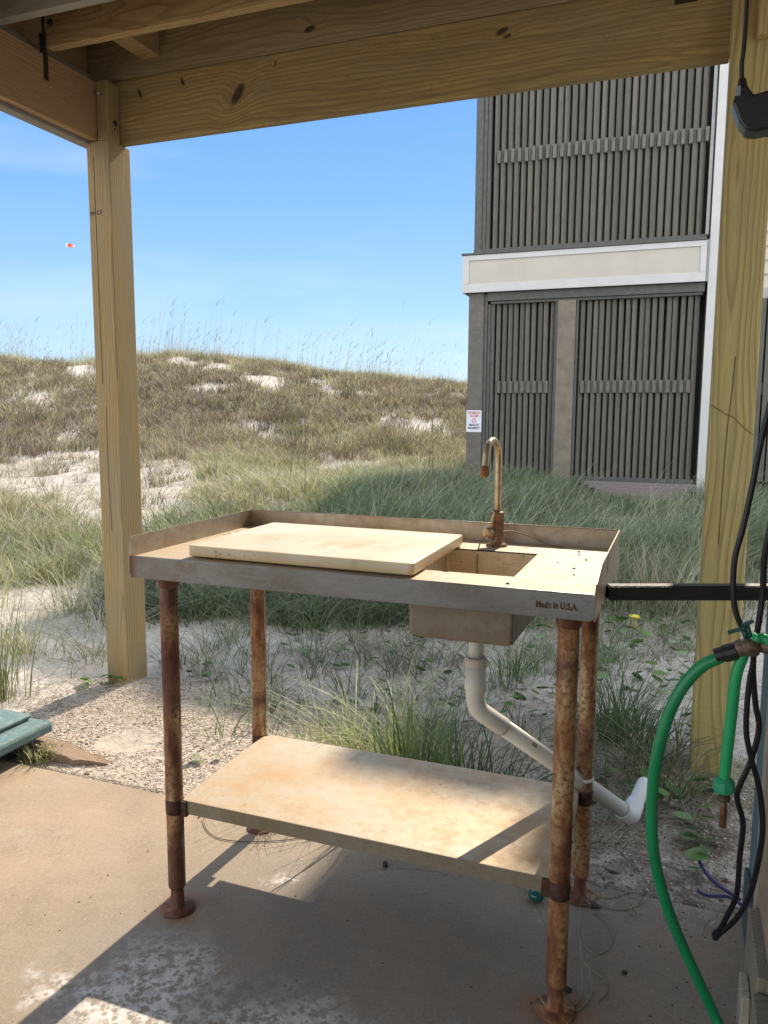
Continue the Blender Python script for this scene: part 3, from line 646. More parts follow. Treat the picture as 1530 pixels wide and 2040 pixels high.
# gravel by the slab
def rocks(n, xr, yr, sz, name, cols, keep=None, z=None):
    x = rng.uniform(*xr, n); y = rng.uniform(*yr, n)
    if keep is not None: k = keep(x, y); x, y = x[k], y[k]
    n = len(x); base = np.array([(1, 0, 0), (-1, 0, 0), (0, 1, 0), (0, -1, 0), (0, 0, 1), (0, 0, -1)], float)
    tri = np.array([(0, 2, 4), (2, 1, 4), (1, 3, 4), (3, 0, 4), (2, 0, 5), (1, 2, 5), (3, 1, 5), (0, 3, 5)])
    s_ = sz*rng.lognormal(0, .45, n); V = base[None]*rng.uniform(.6, 1.3, (n, 6, 1))+rng.normal(0, .15, (n, 6, 3)); V[:, :, 2] *= .6
    th = rng.uniform(0, 6.28, n); c0, s0 = np.cos(th)[:, None], np.sin(th)[:, None]
    vx = V[:, :, 0]*c0-V[:, :, 1]*s0; vy = V[:, :, 0]*s0+V[:, :, 1]*c0; V = np.stack([vx, vy, V[:, :, 2]], -1)*s_[:, None, None]
    zz = (height(x, y) if z is None else np.full(n, z)); V = V+np.stack([x, y, zz+s_*.15], -1)[:, None, :]
    F = (tri[None]+(np.arange(n)*6)[:, None, None]).reshape(-1, 3)
    me = bpy.data.meshes.new(name); np_mesh(me, V.reshape(-1, 3), F)
    at = me.color_attributes.new('Col', 'FLOAT_COLOR', 'POINT'); cc = np.array(cols)[rng.integers(0, len(cols), n)]*rng.uniform(.75, 1.2, (n, 1))
    cc = np.repeat(cc, 6, 0); at.data.foreach_set('color', np.concatenate([cc, np.ones((len(cc), 1))], 1).astype(np.float32).ravel())
    aa = NT(name); an = aa.n('Attribute', attribute_name='Col'); aa.l(an.outputs['Color'], aa.b.inputs['Base Color']); aa.b.inputs['Roughness'].default_value = .9
    return link(name, me, aa.m)
gk = lambda x, y: (wav(x, y, 4, 1.) > -.75) & (y-.55 < 1.05-.25*np.abs(x+.4)+.1*wav(x, y, 6, 2.)) & (y > .553)
tag(rocks(46000, (-1.35, .75), (.553, 1.6), .0024, 'gravel', [(.54, .46, .37), (.46, .375, .29), (.36, .29, .22), (.60, .54, .46), (.27, .215, .17)], gk), 'fine tan gravel between the patio slab and the sand', 'gravel', kind='stuff')
tag(rocks(5000, (.7, 1.5), (.553, 1.5), .0032, 'grit', [(.42, .36, .30), (.3, .25, .2), (.16, .12, .1), (.55, .5, .45)]), 'darker grit and litter beside the right wall', 'grit', kind='stuff')

# ------------------------------------------------------------------ raised deck overhead
DK = (-1.19, 1.44, 0)
deck = thing('raised_deck', DK, 'pressure-treated pine deck overhead with two square posts, beams and joists', 'deck')
def K(x, y, z): return (x-DK[0], y-DK[1], z-DK[2])
# left post: full section below the beams, notched quarter above
mb = MB(DK); mb.box(-1.257, -1.140, 1.370, 1.508, -.35, 2.363)
mb.box(-1.1965, -1.140, 1.370, 1.4475, 2.3632, 2.60)
M_postL = wood('post_pine', 'Z', light=(.46, .31, .105), dark=(.20, .11, .03), rings=26, pith=(-.05, .09), seed=1.3, grey=.42, greycol=(.26, .23, .16), wob=.02,
               knots=[])
mb.build('post', M_postL, deck, bevel=.004)
mb = MB(DK); mb.box(1.256, 1.392, 1.372, 1.51, -.4, 3.0)
M_postR = wood('post_pine_green', 'Z', light=(.44, .34, .12), dark=(.19, .13, .035), rings=20, pith=(-2.49, .045), seed=4.1, grey=.1, greycol=(.25, .24, .14), wob=.022)
po = mb.build('post', M_postR, deck, bevel=.004); po['label'] = 'greenish pine post with a drying crack and a curved scar line'
# drying cracks
M_crack = plain('crack', (.02, .014, .008), .9)
def strip(P, w_, name, mat, par, off, yf):
    b_ = MB(off); 
    for (p, q_) in zip(P[:-1], P[1:]):
        c_ = ((p[0]+q_[0])/2, yf, (p[1]+q_[1])/2); d_ = (q_[0]-p[0], 0, q_[1]-p[1]); b_.obox(c_, d_, math.hypot(d_[0], d_[2])*1.02, .002, w_, up=(0, 0, 1) if abs(d_[0]) > abs(d_[2]) else (1, 0, 0))
    return b_
# beam on the far side, two boards high with a seam
M_beam = wood('beam_pine', 'X', light=(.45, .325, .125), dark=(.22, .13, .045), rings=20, pith=(.02, -2.36), seed=2.2, mould=.75, grey=.25, greycol=(.22, .19, .12), wob=.03,
              knots=[(.155, 0, 2.560, .0105, -1.1), (.37, 0, 2.575, .0095, -1.15), (.63, 0, 2.495, .026, .95), (.80, 0, 2.585, .006, 1.3), (1.70, 0, 2.565, .013, .4), (1.72, 0, 2.545, .008, .2)])
mb = MB(DK); mb.box(-1.1955, 1.2545, 1.449, 1.487, 2.365, 2.6225); mb.build('beam', M_beam, deck, bevel=.004)
M_rim = wood('rim_pine', 'X', light=(.42, .31, .155), dark=(.23, .135, .06), rings=18, pith=(.03, -2.9), seed=7.7, mould=.4, grey=.2, wob=.05, knots=[(1.95, 0, 2.70, .016, .2), (.95, 0, 2.69, .014, .2)])
mb = MB(DK); mb.box(-1.40, 1.2545, 1.452, 1.488, 2.6245, 2.81); mb.build('beam', M_rim, deck, bevel=.003)
# beam running towards the viewer on the left
M_side = wood('side_beam_pine', 'Y', light=(.46, .29, .14), dark=(.27, .15, .06), rings=30, pith=(.02, -2.20), seed=3.4, mould=.1, wob=.025, knots=[(-.62, 0, 2.545, .012, .6)])
mb = MB(DK); mb.box(-1.236, -1.198, -4.6, 1.508, 2.365, 2.60); mb.build('beam', M_side, deck, bevel=.003)
M_grey = wood('grey_pine', 'Y', light=(.27, .24, .19), dark=(.16, .14, .11), rings=26, pith=(.02, -2.3), seed=5.5, grey=.6)
mb = MB(DK); mb.box(-1.295, -1.239, -4.6, 1.515, 2.352, 2.64); mb.build('beam', M_grey, deck, bevel=.003)
mb = MB(DK); mb.box(-1.34, -1.30, -4.6, 1.45, 2.642, 2.81); mb.build('beam', M_side, deck, bevel=.003)
# joists parallel to the far beam
M_joist = wood('joist_pine', 'X', light=(.46, .32, .15), dark=(.26, .15, .05), rings=22, pith=(.04, -2.80), seed=9.1, wob=.06)
M_joistg = wood('grey_joist', 'X', light=(.30, .27, .22), dark=(.19, .165, .13), rings=26, pith=(.04, -2.5), seed=8.1, grey=.6, greycol=(.30, .29, .25))
for yj, mt in ((1.085, M_joist), (.855, M_joistg), (.45, M_joist), (.0, M_joist), (-.45, M_joist), (-.9, M_joist), (-1.35, M_joist), (-1.8, M_joist), (-2.6, M_joist), (-3.4, M_joist)):
    mb = MB(DK); x0 = -1.165 if yj > 1 else -1.297
    mb.box(x0, 2.0, yj-.019, yj+.019, 2.602, 2.786); jo = mb.build('joist', mt, deck, bevel=.002)
mb = MB(DK); mb.box(-1.02, -.93, 1.25, 1.45, 2.69, 2.785); mb.build('blocking', M_joist, deck, bevel=.002)
M_boards = wood('deck_board', 'Y', light=(.30, .24, .16), dark=(.17, .13, .08), rings=24, pith=(.06, -2.7), seed=6.6, grey=.35)
mb = MB(DK); xx = -1.44
while xx < 2.2: mb.box(xx, xx+.1395, -4.6, 1.56, 2.812, 2.838); xx += .14
mb.build('deck_boards', M_boards, deck, bevel=.0015)
# metal strap, bolts, joist hanger
M_dark = plain('dark_zinc', (.05, .042, .04), .55, .6, .3, 60)
M_zinc = plain('zinc', (.38, .36, .33), .4, .8, .2, 60)
mb = MB(DK); mb.box(-1.1965, -1.1935, 1.083, 1.103, 2.50, 2.602); mb.box(-1.196, -1.166, 1.064, 1.068, 2.59, 2.66); mb.box(-1.172, -1.1665, 1.055, 1.064, 2.60, 2.78)
for z_ in (2.515,): mb.lathe((-1.1925, 1.093, z_), [(.004, 0), (.003, .003)], (1, 0, 0), 10)
mb.build('strap', M_dark, deck)
mb = MB(DK); mb.lathe((-1.135, 1.064, 2.685), [(.009, -.012), (.012, -.004), (.008, 0), (.008, .002)], (0, 1, 0), 12); mb.build('bolt', M_dark, deck)
mb = MB(DK); mb.tube([(-1.2005, 1.364, 2.556), (-1.165, 1.350, 2.540)], .0045, 10, 0); mb.lathe((-1.165, 1.362, 2.542), [(.010, 0), (.010, .006), (.006, .007)], (0, 1, 0), 6)
mb.build('bolt', M_zinc, deck)
mb = MB(DK); mb.lathe((-1.1385, 1.415, 2.44), [(.012, 0), (.010, .004), (.004, .006)], (1, 0, 0), 12); mb.lathe((-1.1385, 1.41, 2.415), [(.005, 0), (.003, .002)], (1, 0, 0), 10)
mb.build('bolt', M_dark, deck)
mb = MB(DK); mb.box(1.085, 1.145, 1.395, 1.449, 2.556, 2.575); mb.box(1.081, 1.0845, 1.395, 1.449, 2.556, 2.68); mb.box(1.1455, 1.149, 1.395, 1.449, 2.556, 2.68); hg = mb.build('joist_hanger', M_dark, deck)
mb = MB(DK); mb.box(1.102, 1.130, 1.391, 1.3945, 2.561, 2.573); mb.build('paper_label', plain('paper', (.6, .56, .48), .8), hg)
mb = MB(DK); mb.box(1.0865, 1.1435, 1.28, 1.447, 2.577, 2.70); mb.build('joist', M_joist, deck, bevel=.002)
# block bolted to the right post
mb = MB(DK); mb.box(1.326, 1.46, 1.330, 1.3695, 2.378, 2.62); mb.build('blocking', wood('block_pine', 'Z', light=(.46, .33, .15), dark=(.26, .16, .06), rings=20, pith=(-2.5, .1), seed=12.), deck, bevel=.003)
# cracks, scar and ink stamp on the posts
bb = strip([(1.345, 2.37), (1.344, 2.1)], .0, '', None, None, DK, 0); bb.bm.free()
def zcrack(P, w_, y_, x_off=0):
    b_ = MB(DK)
    for i_ in range(len(P)-1):
        (x0, z0), (x1, z1) = P[i_], P[i_+1]
        b_.prism([(x0-w_/2, z0), (x0+w_/2, z0), (x1+w_/2, z1), (x1-w_/2, z1)], 'y', y_-.0012, y_+.0006)
    return b_
zcrack([(1.323, 1.42), (1.320, 1.32), (1.313, 1.22), (1.309, 1.10), (1.307, .97), (1.306, .80)], .0018, 1.372).build('crack', M_crack, deck)
zcrack([(-1.2215, 2.30), (-1.2205, 1.9), (-1.2195, 1.6), (-1.218, 1.35)], .0016, 1.370).build('crack', M_crack, deck)
zcrack([(-1.205, 1.25), (-1.207, .98), (-1.200, .7)], .0014, 1.370).build('crack', M_crack, deck)
b_ = MB(DK); Pz = [(1.258, 1.262), (1.285, 1.247), (1.30, 1.235), (1.33, 1.222), (1.36, 1.19), (1.389, 1.168)]
for i_ in range(len(Pz)-1):
    (x0, z0), (x1, z1) = Pz[i_], Pz[i_+1]; b_.prism([(x0, z0-.0016), (x1, z1-.0016), (x1, z1+.0016), (x0, z0+.0016)], 'y', 1.3708, 1.3724)
b_.build('scar_line', plain('scar', (.14, .07, .02), .8), deck)
b_ = MB(DK); R2 = random.Random(3)
for (xa, xb, za, zb) in ((-1.2475, -1.237, 2.073, 2.077), (-1.2475, -1.2445, 2.062, 2.076), (-1.240, -1.237, 2.062, 2.077), (-1.234, -1.222, 2.074, 2.078), (-1.233, -1.230, 2.063, 2.075), (-1.227, -1.219, 2.066, 2.070), (-1.213, -1.2105, 2.064, 2.079), (-1.2105, -1.203, 2.0765, 2.0795), (-1.2105, -1.203, 2.064, 2.067), (-1.199, -1.186, 2.0765, 2.081), (-1.199, -1.186, 2.068, 2.0725), (-1.199, -1.196, 2.062, 2.068)):
    b_.box(xa, xb, 1.3692, 1.3705, za, zb)
b_.build('ink_stamp', plain('ink', (.06, .05, .045), .8), deck)

# ------------------------------------------------------------------ neighbouring house
HB = (-1.85, 10.0, .2)
house = thing('beach_house', HB, 'tall grey beach house with dark vertical louvre screens and white trim', 'house')
a = NT('louvre_paint'); v = a.coord(scale=(1, 1, .25)); vb = a.coord(scale=(10.3, .2, .06))
c = a.ramp(a.noise(vb, 1, 3, .8), [(.3, (.066, .066, .054)), (.5, (.102, .099, .082)), (.7, (.145, .13, .105))])
c = a.mix(a.ramp(a.noise(v, 22, 6, .75), [(.45, 0), (.7, .6)]), c, (.045, .045, .038)); c = a.mix(a.ramp(a.noise(v, 9, 4), [(.6, 0), (.75, .5)]), c, (.15, .125, .09))
a.col(c); a.b.inputs['Roughness'].default_value = .6; a.bump(a.noise(v, 60, 4), .3, .003); M_lou = a.m
M_frame = plain('frame_paint', (.115, .105, .092), .65, 0, .2, 14, .2)
M_frame2 = plain('frame_paint_dark', (.075, .078, .07), .65, 0, .2, 14, .2)
M_post = plain('weathered_stain', (.17, .142, .112), .7, 0, .22, 8, .3)
M_white = plain('white_trim', (.50, .495, .50), .55, 0, .05, 6)
M_cream = plain('cream_panel', (.45, .425, .38), .6, 0, .06, 4)
M_side = plain('cream_siding', (.50, .465, .385), .6, 0, .05, 5)
M_roof = plain('roof_shingle', (.12, .11, .10), .9, 0, .3, 30, .4)
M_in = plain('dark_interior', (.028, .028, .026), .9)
def slats(x0, x1, z0, z1, pitch, name, rail, midz, par):
    b_ = MB(HB); n = int(round((x1-x0)/pitch)); rr = random.Random(5)
    for k in range(n):
        xc = x0+pitch*(k+.5); an = math.radians(27+rr.uniform(-6, 6)); wd, tk = pitch*.80, .034; ca, sa = math.cos(an), math.sin(an)
        P = []
        for q_ in range(14):
            t_ = 2*math.pi*q_/14; lx = .5*wd*math.copysign(abs(math.cos(t_))**.7, math.cos(t_)); ly = .5*tk*math.copysign(abs(math.sin(t_))**.8, math.sin(t_))
            P.append((xc+lx*ca-ly*sa, 10.06+lx*sa+ly*ca))
        n0 = len(b_.bm.verts); b_.prism(P, 'z', z0, z1)
        b_.bm.verts.ensure_lookup_table(); tx = rr.uniform(-.010, .010)
        for v_ in b_.bm.verts[n0:]:
            if v_.co.z > (z0+z1)/2: v_.co.x += tx
    b_.build('louvre_screen', M_lou, par)
    b_ = MB(HB)
    if rail == 'blocks':
        for k in range(n):
            xc = x0+pitch*(k+.5)+pitch*.44; b_.box(xc-pitch*.24, xc+pitch*.24, 10.0, 10.055, midz-.09+rr.uniform(-.006, .006), midz+.09+rr.uniform(-.006, .006), .004)
    else:
        for k in range(n-1):
            xc = x0+pitch*(k+1.0)-.012; b_.box(xc-pitch*.30, xc+pitch*.30, 10.012, 10.06, midz-.085, midz+.085, .003)
    b_.build('screen_rail', M_frame if rail != 'blocks' else M_lou2, par)
M_lou2 = plain('louvre_block', (.12, .122, .105), .6, 0, .2, 9, .2)
slats(-1.555, 1.275, 3.56, 8.0, .0976, 'u', 'blocks', 4.82, house)
slats(-1.47, -.605, .33, 2.79, .0866, 'l', 'rail', 1.60, house)
slats(-.275, 1.30, .33, 2.79, .0875, 'l', 'rail', 1.60, house)
def hb(name, mat, boxes, bev=.004, par=house):
    for bx in boxes:
        b_ = MB(HB); b_.box(*bx); o_ = b_.build(name, mat, par, bevel=bev)
    return o_
hb('corner_board', M_frame, [(-1.852, -1.625, 9.97, 10.10, .0, 2.948)])
hb('corner_board', M_frame2, [(-1.79, -1.685, 9.98, 10.12, 3.56, 5.9), (-1.680, -1.63, 9.99, 10.12, 3.56, 5.9), (-1.625, -1.575, 10.0, 10.12, 3.56, 5.9)])
hb('frame', M_frame2, [(-1.62, -1.575, 9.985, 10.1, .2, 2.93), (-1.57, -1.53, 10.0, 10.1, .2, 2.79), (-1.525, -1.475, 10.01, 10.1, .2, 2.79)])
hb('post', M_post, [(-.565, -.315, 9.972, 10.1, .2, 2.80)])
hb('frame', M_frame2, [(-.602, -.568, 9.99, 10.1, .2, 2.79), (-.312, -.278, 9.99, 10.1, .2, 2.79)])
hb('frame', M_frame2, [(-1.575, 1.34, 9.96, 10.1, 2.83, 2.948), (-1.53, 1.32, 9.985, 10.09, 2.79, 2.828), (-1.5, 1.33, 9.98, 10.1, .25, .335)])
fa = hb('fascia_board', M_white, [(-1.94, 1.342, 9.90, 9.935, 2.952, 3.07), (-1.94, 1.342, 9.90, 9.935, 3.40, 3.475), (-1.94, -1.84, 9.90, 9.935, 3.0702, 3.3998), (1.265, 1.342, 9.90, 9.935, 3.0702, 3.3998)])
hb('inset_panel', M_cream, [(-1.8398, 1.2648, 9.915, 9.95, 3.0702, 3.3998)], .001)
hb('cap_board', M_frame2, [(-1.955, 1.335, 9.885, 10.12, 3.478, 3.505), (-1.79, 1.33, 9.95, 10.12, 3.508, 3.56)])
hb('fascia_return', M_white, [(-1.94, -1.90, 9.9355, 12.0, 2.952, 3.475)])
hb('corner_trim', M_white, [(1.372, 1.505, 9.94, 10.6, .1, 8.0)])
hb('downpipe', plain('pipe_grey', (.30, .31, .31), .5), [(1.346, 1.368, 9.93, 9.96, 2.95, 3.49), (1.31, 1.352, 9.99, 10.05, 3.56, 8.0)])
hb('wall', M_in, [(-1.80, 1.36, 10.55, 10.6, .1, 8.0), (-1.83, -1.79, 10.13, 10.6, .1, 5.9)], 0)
# upper storeys and roof (mostly above the frame, they throw the shade on the patio)
b_ = MB(HB); b_.prism([(-1.85, 5.93), (-1.2, 7.12), (-.36, 8.02), (.99, 8.12), (1.0, 9.15), (1.50, 9.18), (1.50, 8.02), (-.4, 5.93)], 'y', 9.985, 16.5); b_.prism([(-1.85, .1), (-1.85, 5.925), (1.45, 7.99), (1.45, .1)], 'y', 10.62, 16.5); b_.build('wall', M_side, house)
b_ = MB(HB); b_.prism([(1.508, .1), (1.508, 9.73), (1.60, 9.74), (1.61, 10.05), (8, 10.12), (8, .1)], 'y', 10.64, 17)
b_.build('wall', M_side, house)
b_ = MB(HB); z_ = 2.93
while z_ < 8.1:
    b_.prism([(10.60, z_), (10.622, z_), (10.64, z_+.185), (10.64, z_+.20), (10.628, z_+.20)], 'x', 1.506, 7.9); z_ += .186
b_.build('lap_siding', M_side, house)
hb('frieze_board', plain('mauve_grey_trim', (.36, .34, .34), .6, 0, .1), [(1.506, 7.9, 10.57, 10.60, 2.79, 2.928)])
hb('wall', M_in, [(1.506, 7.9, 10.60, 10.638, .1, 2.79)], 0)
b_ = MB(HB)
for k in range(30): xc = 2.06+.098*k; b_.box(xc, xc+.075, 10.53, 10.565, .3, 2.786)
b_.build('louvre_screen', M_lou, house, bevel=.004)
hb('screen_rail', M_frame, [(2.0, 5, 10.566, 10.58, 1.5, 1.66)])
hb('frame', M_frame, [(1.9, 2.04, 10.5, 10.58, .2, 2.786)])
b_ = MB(HB); b_.prism([(-1.90, 5.90), (-1.85, 5.935), (-1.2, 7.125), (-.36, 8.025), (.99, 8.125), (.99, 8.17), (-.38, 8.07), (-1.23, 7.15), (-1.92, 5.95)], 'y', 10.05, 16.6); b_.build('roof', M_roof, house)
M_oldw = wood('old_decking', 'X', light=(.23, .19, .18), dark=(.13, .10, .10), rings=20, pith=(.1, .2), seed=14, grey=.5, greycol=(.19, .17, .17))
hb('step', M_oldw, [(-.1, 1.36, 9.70, 9.90, .245, .285), (.0, 1.34, 9.45, 9.69, .225, .262), (.08, 1.30, 9.41, 9.445, .06, .235)], .004)
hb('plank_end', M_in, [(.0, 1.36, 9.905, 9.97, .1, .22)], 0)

# warning sign screwed to the corner board
def text(body, size, mat, par, loc, off, name='lettering', rot=(math.pi/2, 0, 0), depth=.0015, width=None, bold=0):
    cu = bpy.data.curves.new(name, 'FONT'); cu.body = body; cu.size = size; cu.extrude = depth; cu.align_x = 'CENTER'; cu.align_y = 'CENTER'; cu.offset = bold
    o = bpy.data.objects.new(name, cu); COL.objects.link(o); bpy.context.view_layer.update()
    dg = bpy.context.evaluated_depsgraph_get(); me = bpy.data.meshes.new_from_object(o.evaluated_get(dg)); bpy.data.objects.remove(o)
    if width:
        xsn = [v_.co.x for v_ in me.vertices]; k = width/(max(xsn)-min(xsn))
        for v_ in me.vertices: v_.co.x *= k
    o = link(name, me, mat, par); o.rotation_euler = rot; o.location = Vector(loc)-Vector(off)
    return o
SG = (-1.739, 9.966, 1.104)
sign = thing('warning_sign', SG, 'white notice reading NO BEACH ACCESS PRIVATE PROPERTY on the house corner board', 'sign')
M_red = plain('sign_red', (.52, .03, .05), .5); M_navy = plain('sign_black', (.03, .04, .09), .5); M_sw = plain('sign_white', (.62, .63, .72), .45, 0, .04)
b_ = MB(SG); P = []
for (cx_, cz_, a0) in ((.098, .145, 0), (-.098, .145, 90), (-.098, -.145, 180), (.098, -.145, 270)):
    for k in range(5): a_ = math.radians(a0+k*22.5); P.append((SG[0]+cx_+.016*math.cos(a_), SG[2]+cz_+.016*math.sin(a_)))
b_.prism(P, 'y', 9.961, 9.967); b_.build('plate', M_sw, sign)
for body, z_, mt, wd in (('NO BEACH', 1.228, M_red, .185), ('ACCESS', 1.182, M_red, .135), ('PRIVATE', 1.046, M_navy, .145), ('PROPERTY', 1.000, M_navy, .185)):
    text(body, .047, mt, sign, (SG[0], 9.9605, z_), SG, width=wd, bold=.0012)
b_ = MB(SG); n = 28; rg = []
for k in range(n):
    a_ = 2*math.pi*k/n; rg.append([b_.bm.verts.new((SG[0]+r_*math.cos(a_), y_, 1.115+r_*math.sin(a_))) for r_, y_ in ((.026, 9.9595), (.034, 9.9595), (.034, 9.9612), (.026, 9.9612))])
for k in range(n):
    A_, B_ = rg[k], rg[(k+1) % n]
    for j in range(4): b_.bm.faces.new((A_[j], A_[(j+1) % 4], B_[(j+1) % 4], B_[j]))
b_.obox((SG[0], 9.9602, 1.115), (1, 0, 1), .056, .0016, .008, up=(0, -1, .001)); b_.build('prohibition_symbol', M_red, sign)

# kite
KD = Vector((-.669, .743, .187)); kp_ = Vector((CX, CY, 1.234))+KD*70
b_ = MB(kp_); a_ = NT('kite_cloth'); v = a_.coord(); sx = a_.n('SeparateXYZ'); a_.l(v, sx.inputs[0])
a_.col(a_.ramp(a_.math('ADD', a_.math('MULTIPLY', sx.outputs[0], 1.6), .5), [(.0, (.8, .75, .75)), (.3, (.6, .05, .04)), (.62, (.75, .2, .1)), (.8, (.85, .8, .8))], 'CONSTANT'))
dx = Vector((.743, .669, 0))
pts = [kp_+dx*-.30+Vector((0, 0, .12)), kp_+dx*.05+Vector((0, .08, .16)), kp_+dx*.32+Vector((0, 0, -.02)), kp_+dx*.18+Vector((0, -.05, -.16)), kp_+dx*-.28+Vector((0, -.05, -.06))]
A_ = [b_.bm.verts.new(p_) for p_ in pts]; B_ = [b_.bm.verts.new(p_+Vector((.02, -.05, .02))) for p_ in pts]
b_.bm.faces.new(A_); b_.bm.faces.new(B_[::-1])
for k in range(5): b_.bm.faces.new((A_[k], B_[k], B_[(k+1) % 5], A_[(k+1) % 5]))
kt = b_.build('kite', a_.m); tag(kt, 'small red and white kite flying in the blue sky', 'kite')
b_ = MB(kp_); e1_ = Vector((-28, 60, 1.5)); b_.tube([kp_+Vector((0, 0, -.1)), kp_.lerp(e1_, .5)+Vector((0, 0, -1.2)), e1_], .006, 4, 6); b_.build('string', plain('kite_string', (.35, .35, .38), .7), kt)

# ------------------------------------------------------------------ the sink table
TB = (.52, .27, 0.)
table = thing('sink_table', TB, 'rust-stained stainless steel outdoor sink table with pipe legs and lower shelf', 'sink table')
L, D, ZT, LIP, HS = 1.043, .5464, .90, .048, .047
LX = (.057, .9886); LY = (.0656, .4806)
st = steel_mat('stained_steel_top', clean=(.52, .45, .35), stain=(.46, .32, .18), metal=.12, amt=.65, rough=.5)
st2 = steel_mat('stained_steel_shelf', clean=(.46, .40, .30), stain=(.44, .27, .115), metal=.1, amt=.8, rough=.5, seed=3.3)
st3 = steel_mat('stained_steel_lip_shade', clean=(.235, .235, .235), stain=(.15, .13, .105), metal=.6, amt=.75, rough=.33, seed=1.1, streak=(1, 1, 2))  # stained like the top, but darkened: the lip's shade is in the colour
st4 = steel_mat('stained_steel_splash', clean=(.40, .36, .30), stain=(.30, .20, .11), metal=.4, amt=.8, rough=.38, seed=6.1)
st5 = steel_mat('stained_steel_basin', clean=(.66, .57, .44), stain=(.52, .38, .22), metal=.1, amt=.6, rough=.45, seed=9.1, spots=.8)
# top sheet with basin hole
HX0, HX1, HY0, HY1 = .642, .868, .118, .402
b_ = MB(TB); T = .003
xsn = [0.002, HX0, HX1, L-.002]; ysn = [.002, HY0, HY1, D-.002]
for zz in (ZT, ZT-T):
    V_ = [[b_.bm.verts.new((xx_, yy_, zz)) for xx_ in xsn] for yy_ in ysn]
    for j in range(3):
        for i_ in range(3):
            if i_ == 1 and j == 1: continue
            b_.bm.faces.new((V_[j][i_], V_[j][i_+1], V_[j+1][i_+1], V_[j+1][i_]))
tt = b_.build('table_top', st.m, table)
# front lip, rounded lower corners
def rounded(x0, x1, z0, z1, r, top=False):
    P = []
    for cx_, cz_, a0, on in ((x1-r, z1-r, 0, top), (x0+r, z1-r, 90, top), (x0+r, z0+r, 180, True), (x1-r, z0+r, 270, True)):
        if on:
            for k in range(5): a_ = math.radians(a0+k*22.5); P.append((cx_+r*math.cos(a_), cz_+r*math.sin(a_)))
        else: P.append((x1, z1) if a0 == 0 else (x0, z1))
    return P
b_ = MB(TB); b_.prism(rounded(0, L, ZT-LIP, ZT+.0015, .012), 'y', 0, .003); b_.tube([(.004, .0025, ZT+.0012), (L-.004, .0025, ZT+.0012)], .0022, 8, 0)
v = st3.coord(); sp = st3.n('SeparateXYZ'); st3.l(v, sp.inputs[0]); base_ = st3.b.inputs['Base Color'].links[0].from_socket
kx = st3.math('MULTIPLY', st3.math('SUBTRACT', -TB[0]+.022, sp.outputs[0]), 60., clamp=True)
st3.col(st3.mix(st3.math('MULTIPLY', kx, .85), base_, (.12, .045, .02)))
lip = b_.build('front_lip', st3.m, table, bevel=.0008)
M_stamp = plain('rusty_stamp', (.085, .045, .02), .8)
tx = text('Made in U.S.A.', .0175, M_stamp, lip, (.973, -.0006, .8765), TB, name='lettering', depth=.0006, width=.078, bold=.0006)
# splashes
b_ = MB(TB); P = [(.0, ZT-LIP), (D, ZT-LIP), (D, ZT+HS), (.016, ZT+HS), (.006, ZT+HS-.004), (.0015, ZT+HS-.012), (.0, ZT+.004)]
b_.prism(P, 'x', 0.0, .0022); b_.build('side_splash', st4.m, table)
b_ = MB(TB); P = [(.0032, ZT-LIP), (D, ZT-LIP), (D, ZT+HS), (.10, ZT+HS-.006), (.02, ZT+HS-.028), (.008, ZT+HS-.040), (.0032, ZT+.0)]
b_.prism(P, 'x', L-.0022, L); b_.box(L-.0005, L+.0008, .235, .2375, ZT+.004, ZT+HS-.006)
b_.build('side_splash', st4.m, table)
b_ = MB(TB); b_.box(.0024, L-.0024, D-.0022, D, ZT-LIP, ZT+HS); b_.tube([(.003, D-.001, ZT+HS), (L-.003, D-.001, ZT+HS)], .0018, 6, 0); b_.build('back_splash', st4.m, table)
# basin
b_ = MB(TB); BZ = .752
def ringv(x0, x1, y0, y1, z, r=.018):
    o_ = []
    for cx_, cy_, a0 in ((x1-r, y1-r, 0), (x0+r, y1-r, 90), (x0+r, y0+r, 180), (x1-r, y0+r, 270)):
        for k in range(4): a_ = math.radians(a0+k*30); o_.append(b_.bm.verts.new((cx_+r*math.cos(a_), cy_+r*math.sin(a_), z)))
    return o_
r0 = ringv(HX0+.001, HX1-.001, HY0+.001, HY1-.001, ZT-.0032, .004); r1 = ringv(HX0+.002, HX1-.002, HY0+.002, HY1-.002, BZ+.02, .008); r3 = ringv(HX0+.016, HX1-.016, HY0+.016, HY1-.016, BZ, .012)
q0 = ringv(HX0-.002, HX1+.002, HY0-.002, HY1+.002, ZT-.0032, .005); q1 = ringv(HX0-.001, HX1+.001, HY0-.001, HY1+.001, BZ+.004, .008); q3 = ringv(HX0+.014, HX1-.014, HY0+.014, HY1-.014, BZ-.003, .012)
for A_, B_ in ((r0, r1), (r1, r3)):
    for k in range(16): b_.bm.faces.new((A_[k], A_[(k+1) % 16], B_[(k+1) % 16], B_[k]))
b_.bm.faces.new(r3)
for f_ in [q_ for q_ in b_.bm.verts if q_ in set(q0+q1+q3)]: b_.bm.verts.remove(f_)
basin = b_.build('basin', st5.m, table)
b_ = MB(TB)
q0 = ringv(HX0-.002, HX1+.002, HY0-.002, HY1+.002, ZT-.0032, .005); q1 = ringv(HX0-.001, HX1+.001, HY0-.001, HY1+.001, BZ+.004, .008); q3 = ringv(HX0+.010, HX1-.010, HY0+.010, HY1-.010, BZ-.003, .012)
for A_, B_ in ((q0, q1), (q1, q3)):
    for k in range(16): b_.bm.faces.new((A_[k], A_[(k+1) % 16], B_[(k+1) % 16], B_[k]))
b_.bm.faces.new(q3)
a_ = steel_mat('basin_outside', clean=(.235, .20, .155), stain=(.20, .125, .065), metal=.3, amt=.7, rough=.5, seed=12.)
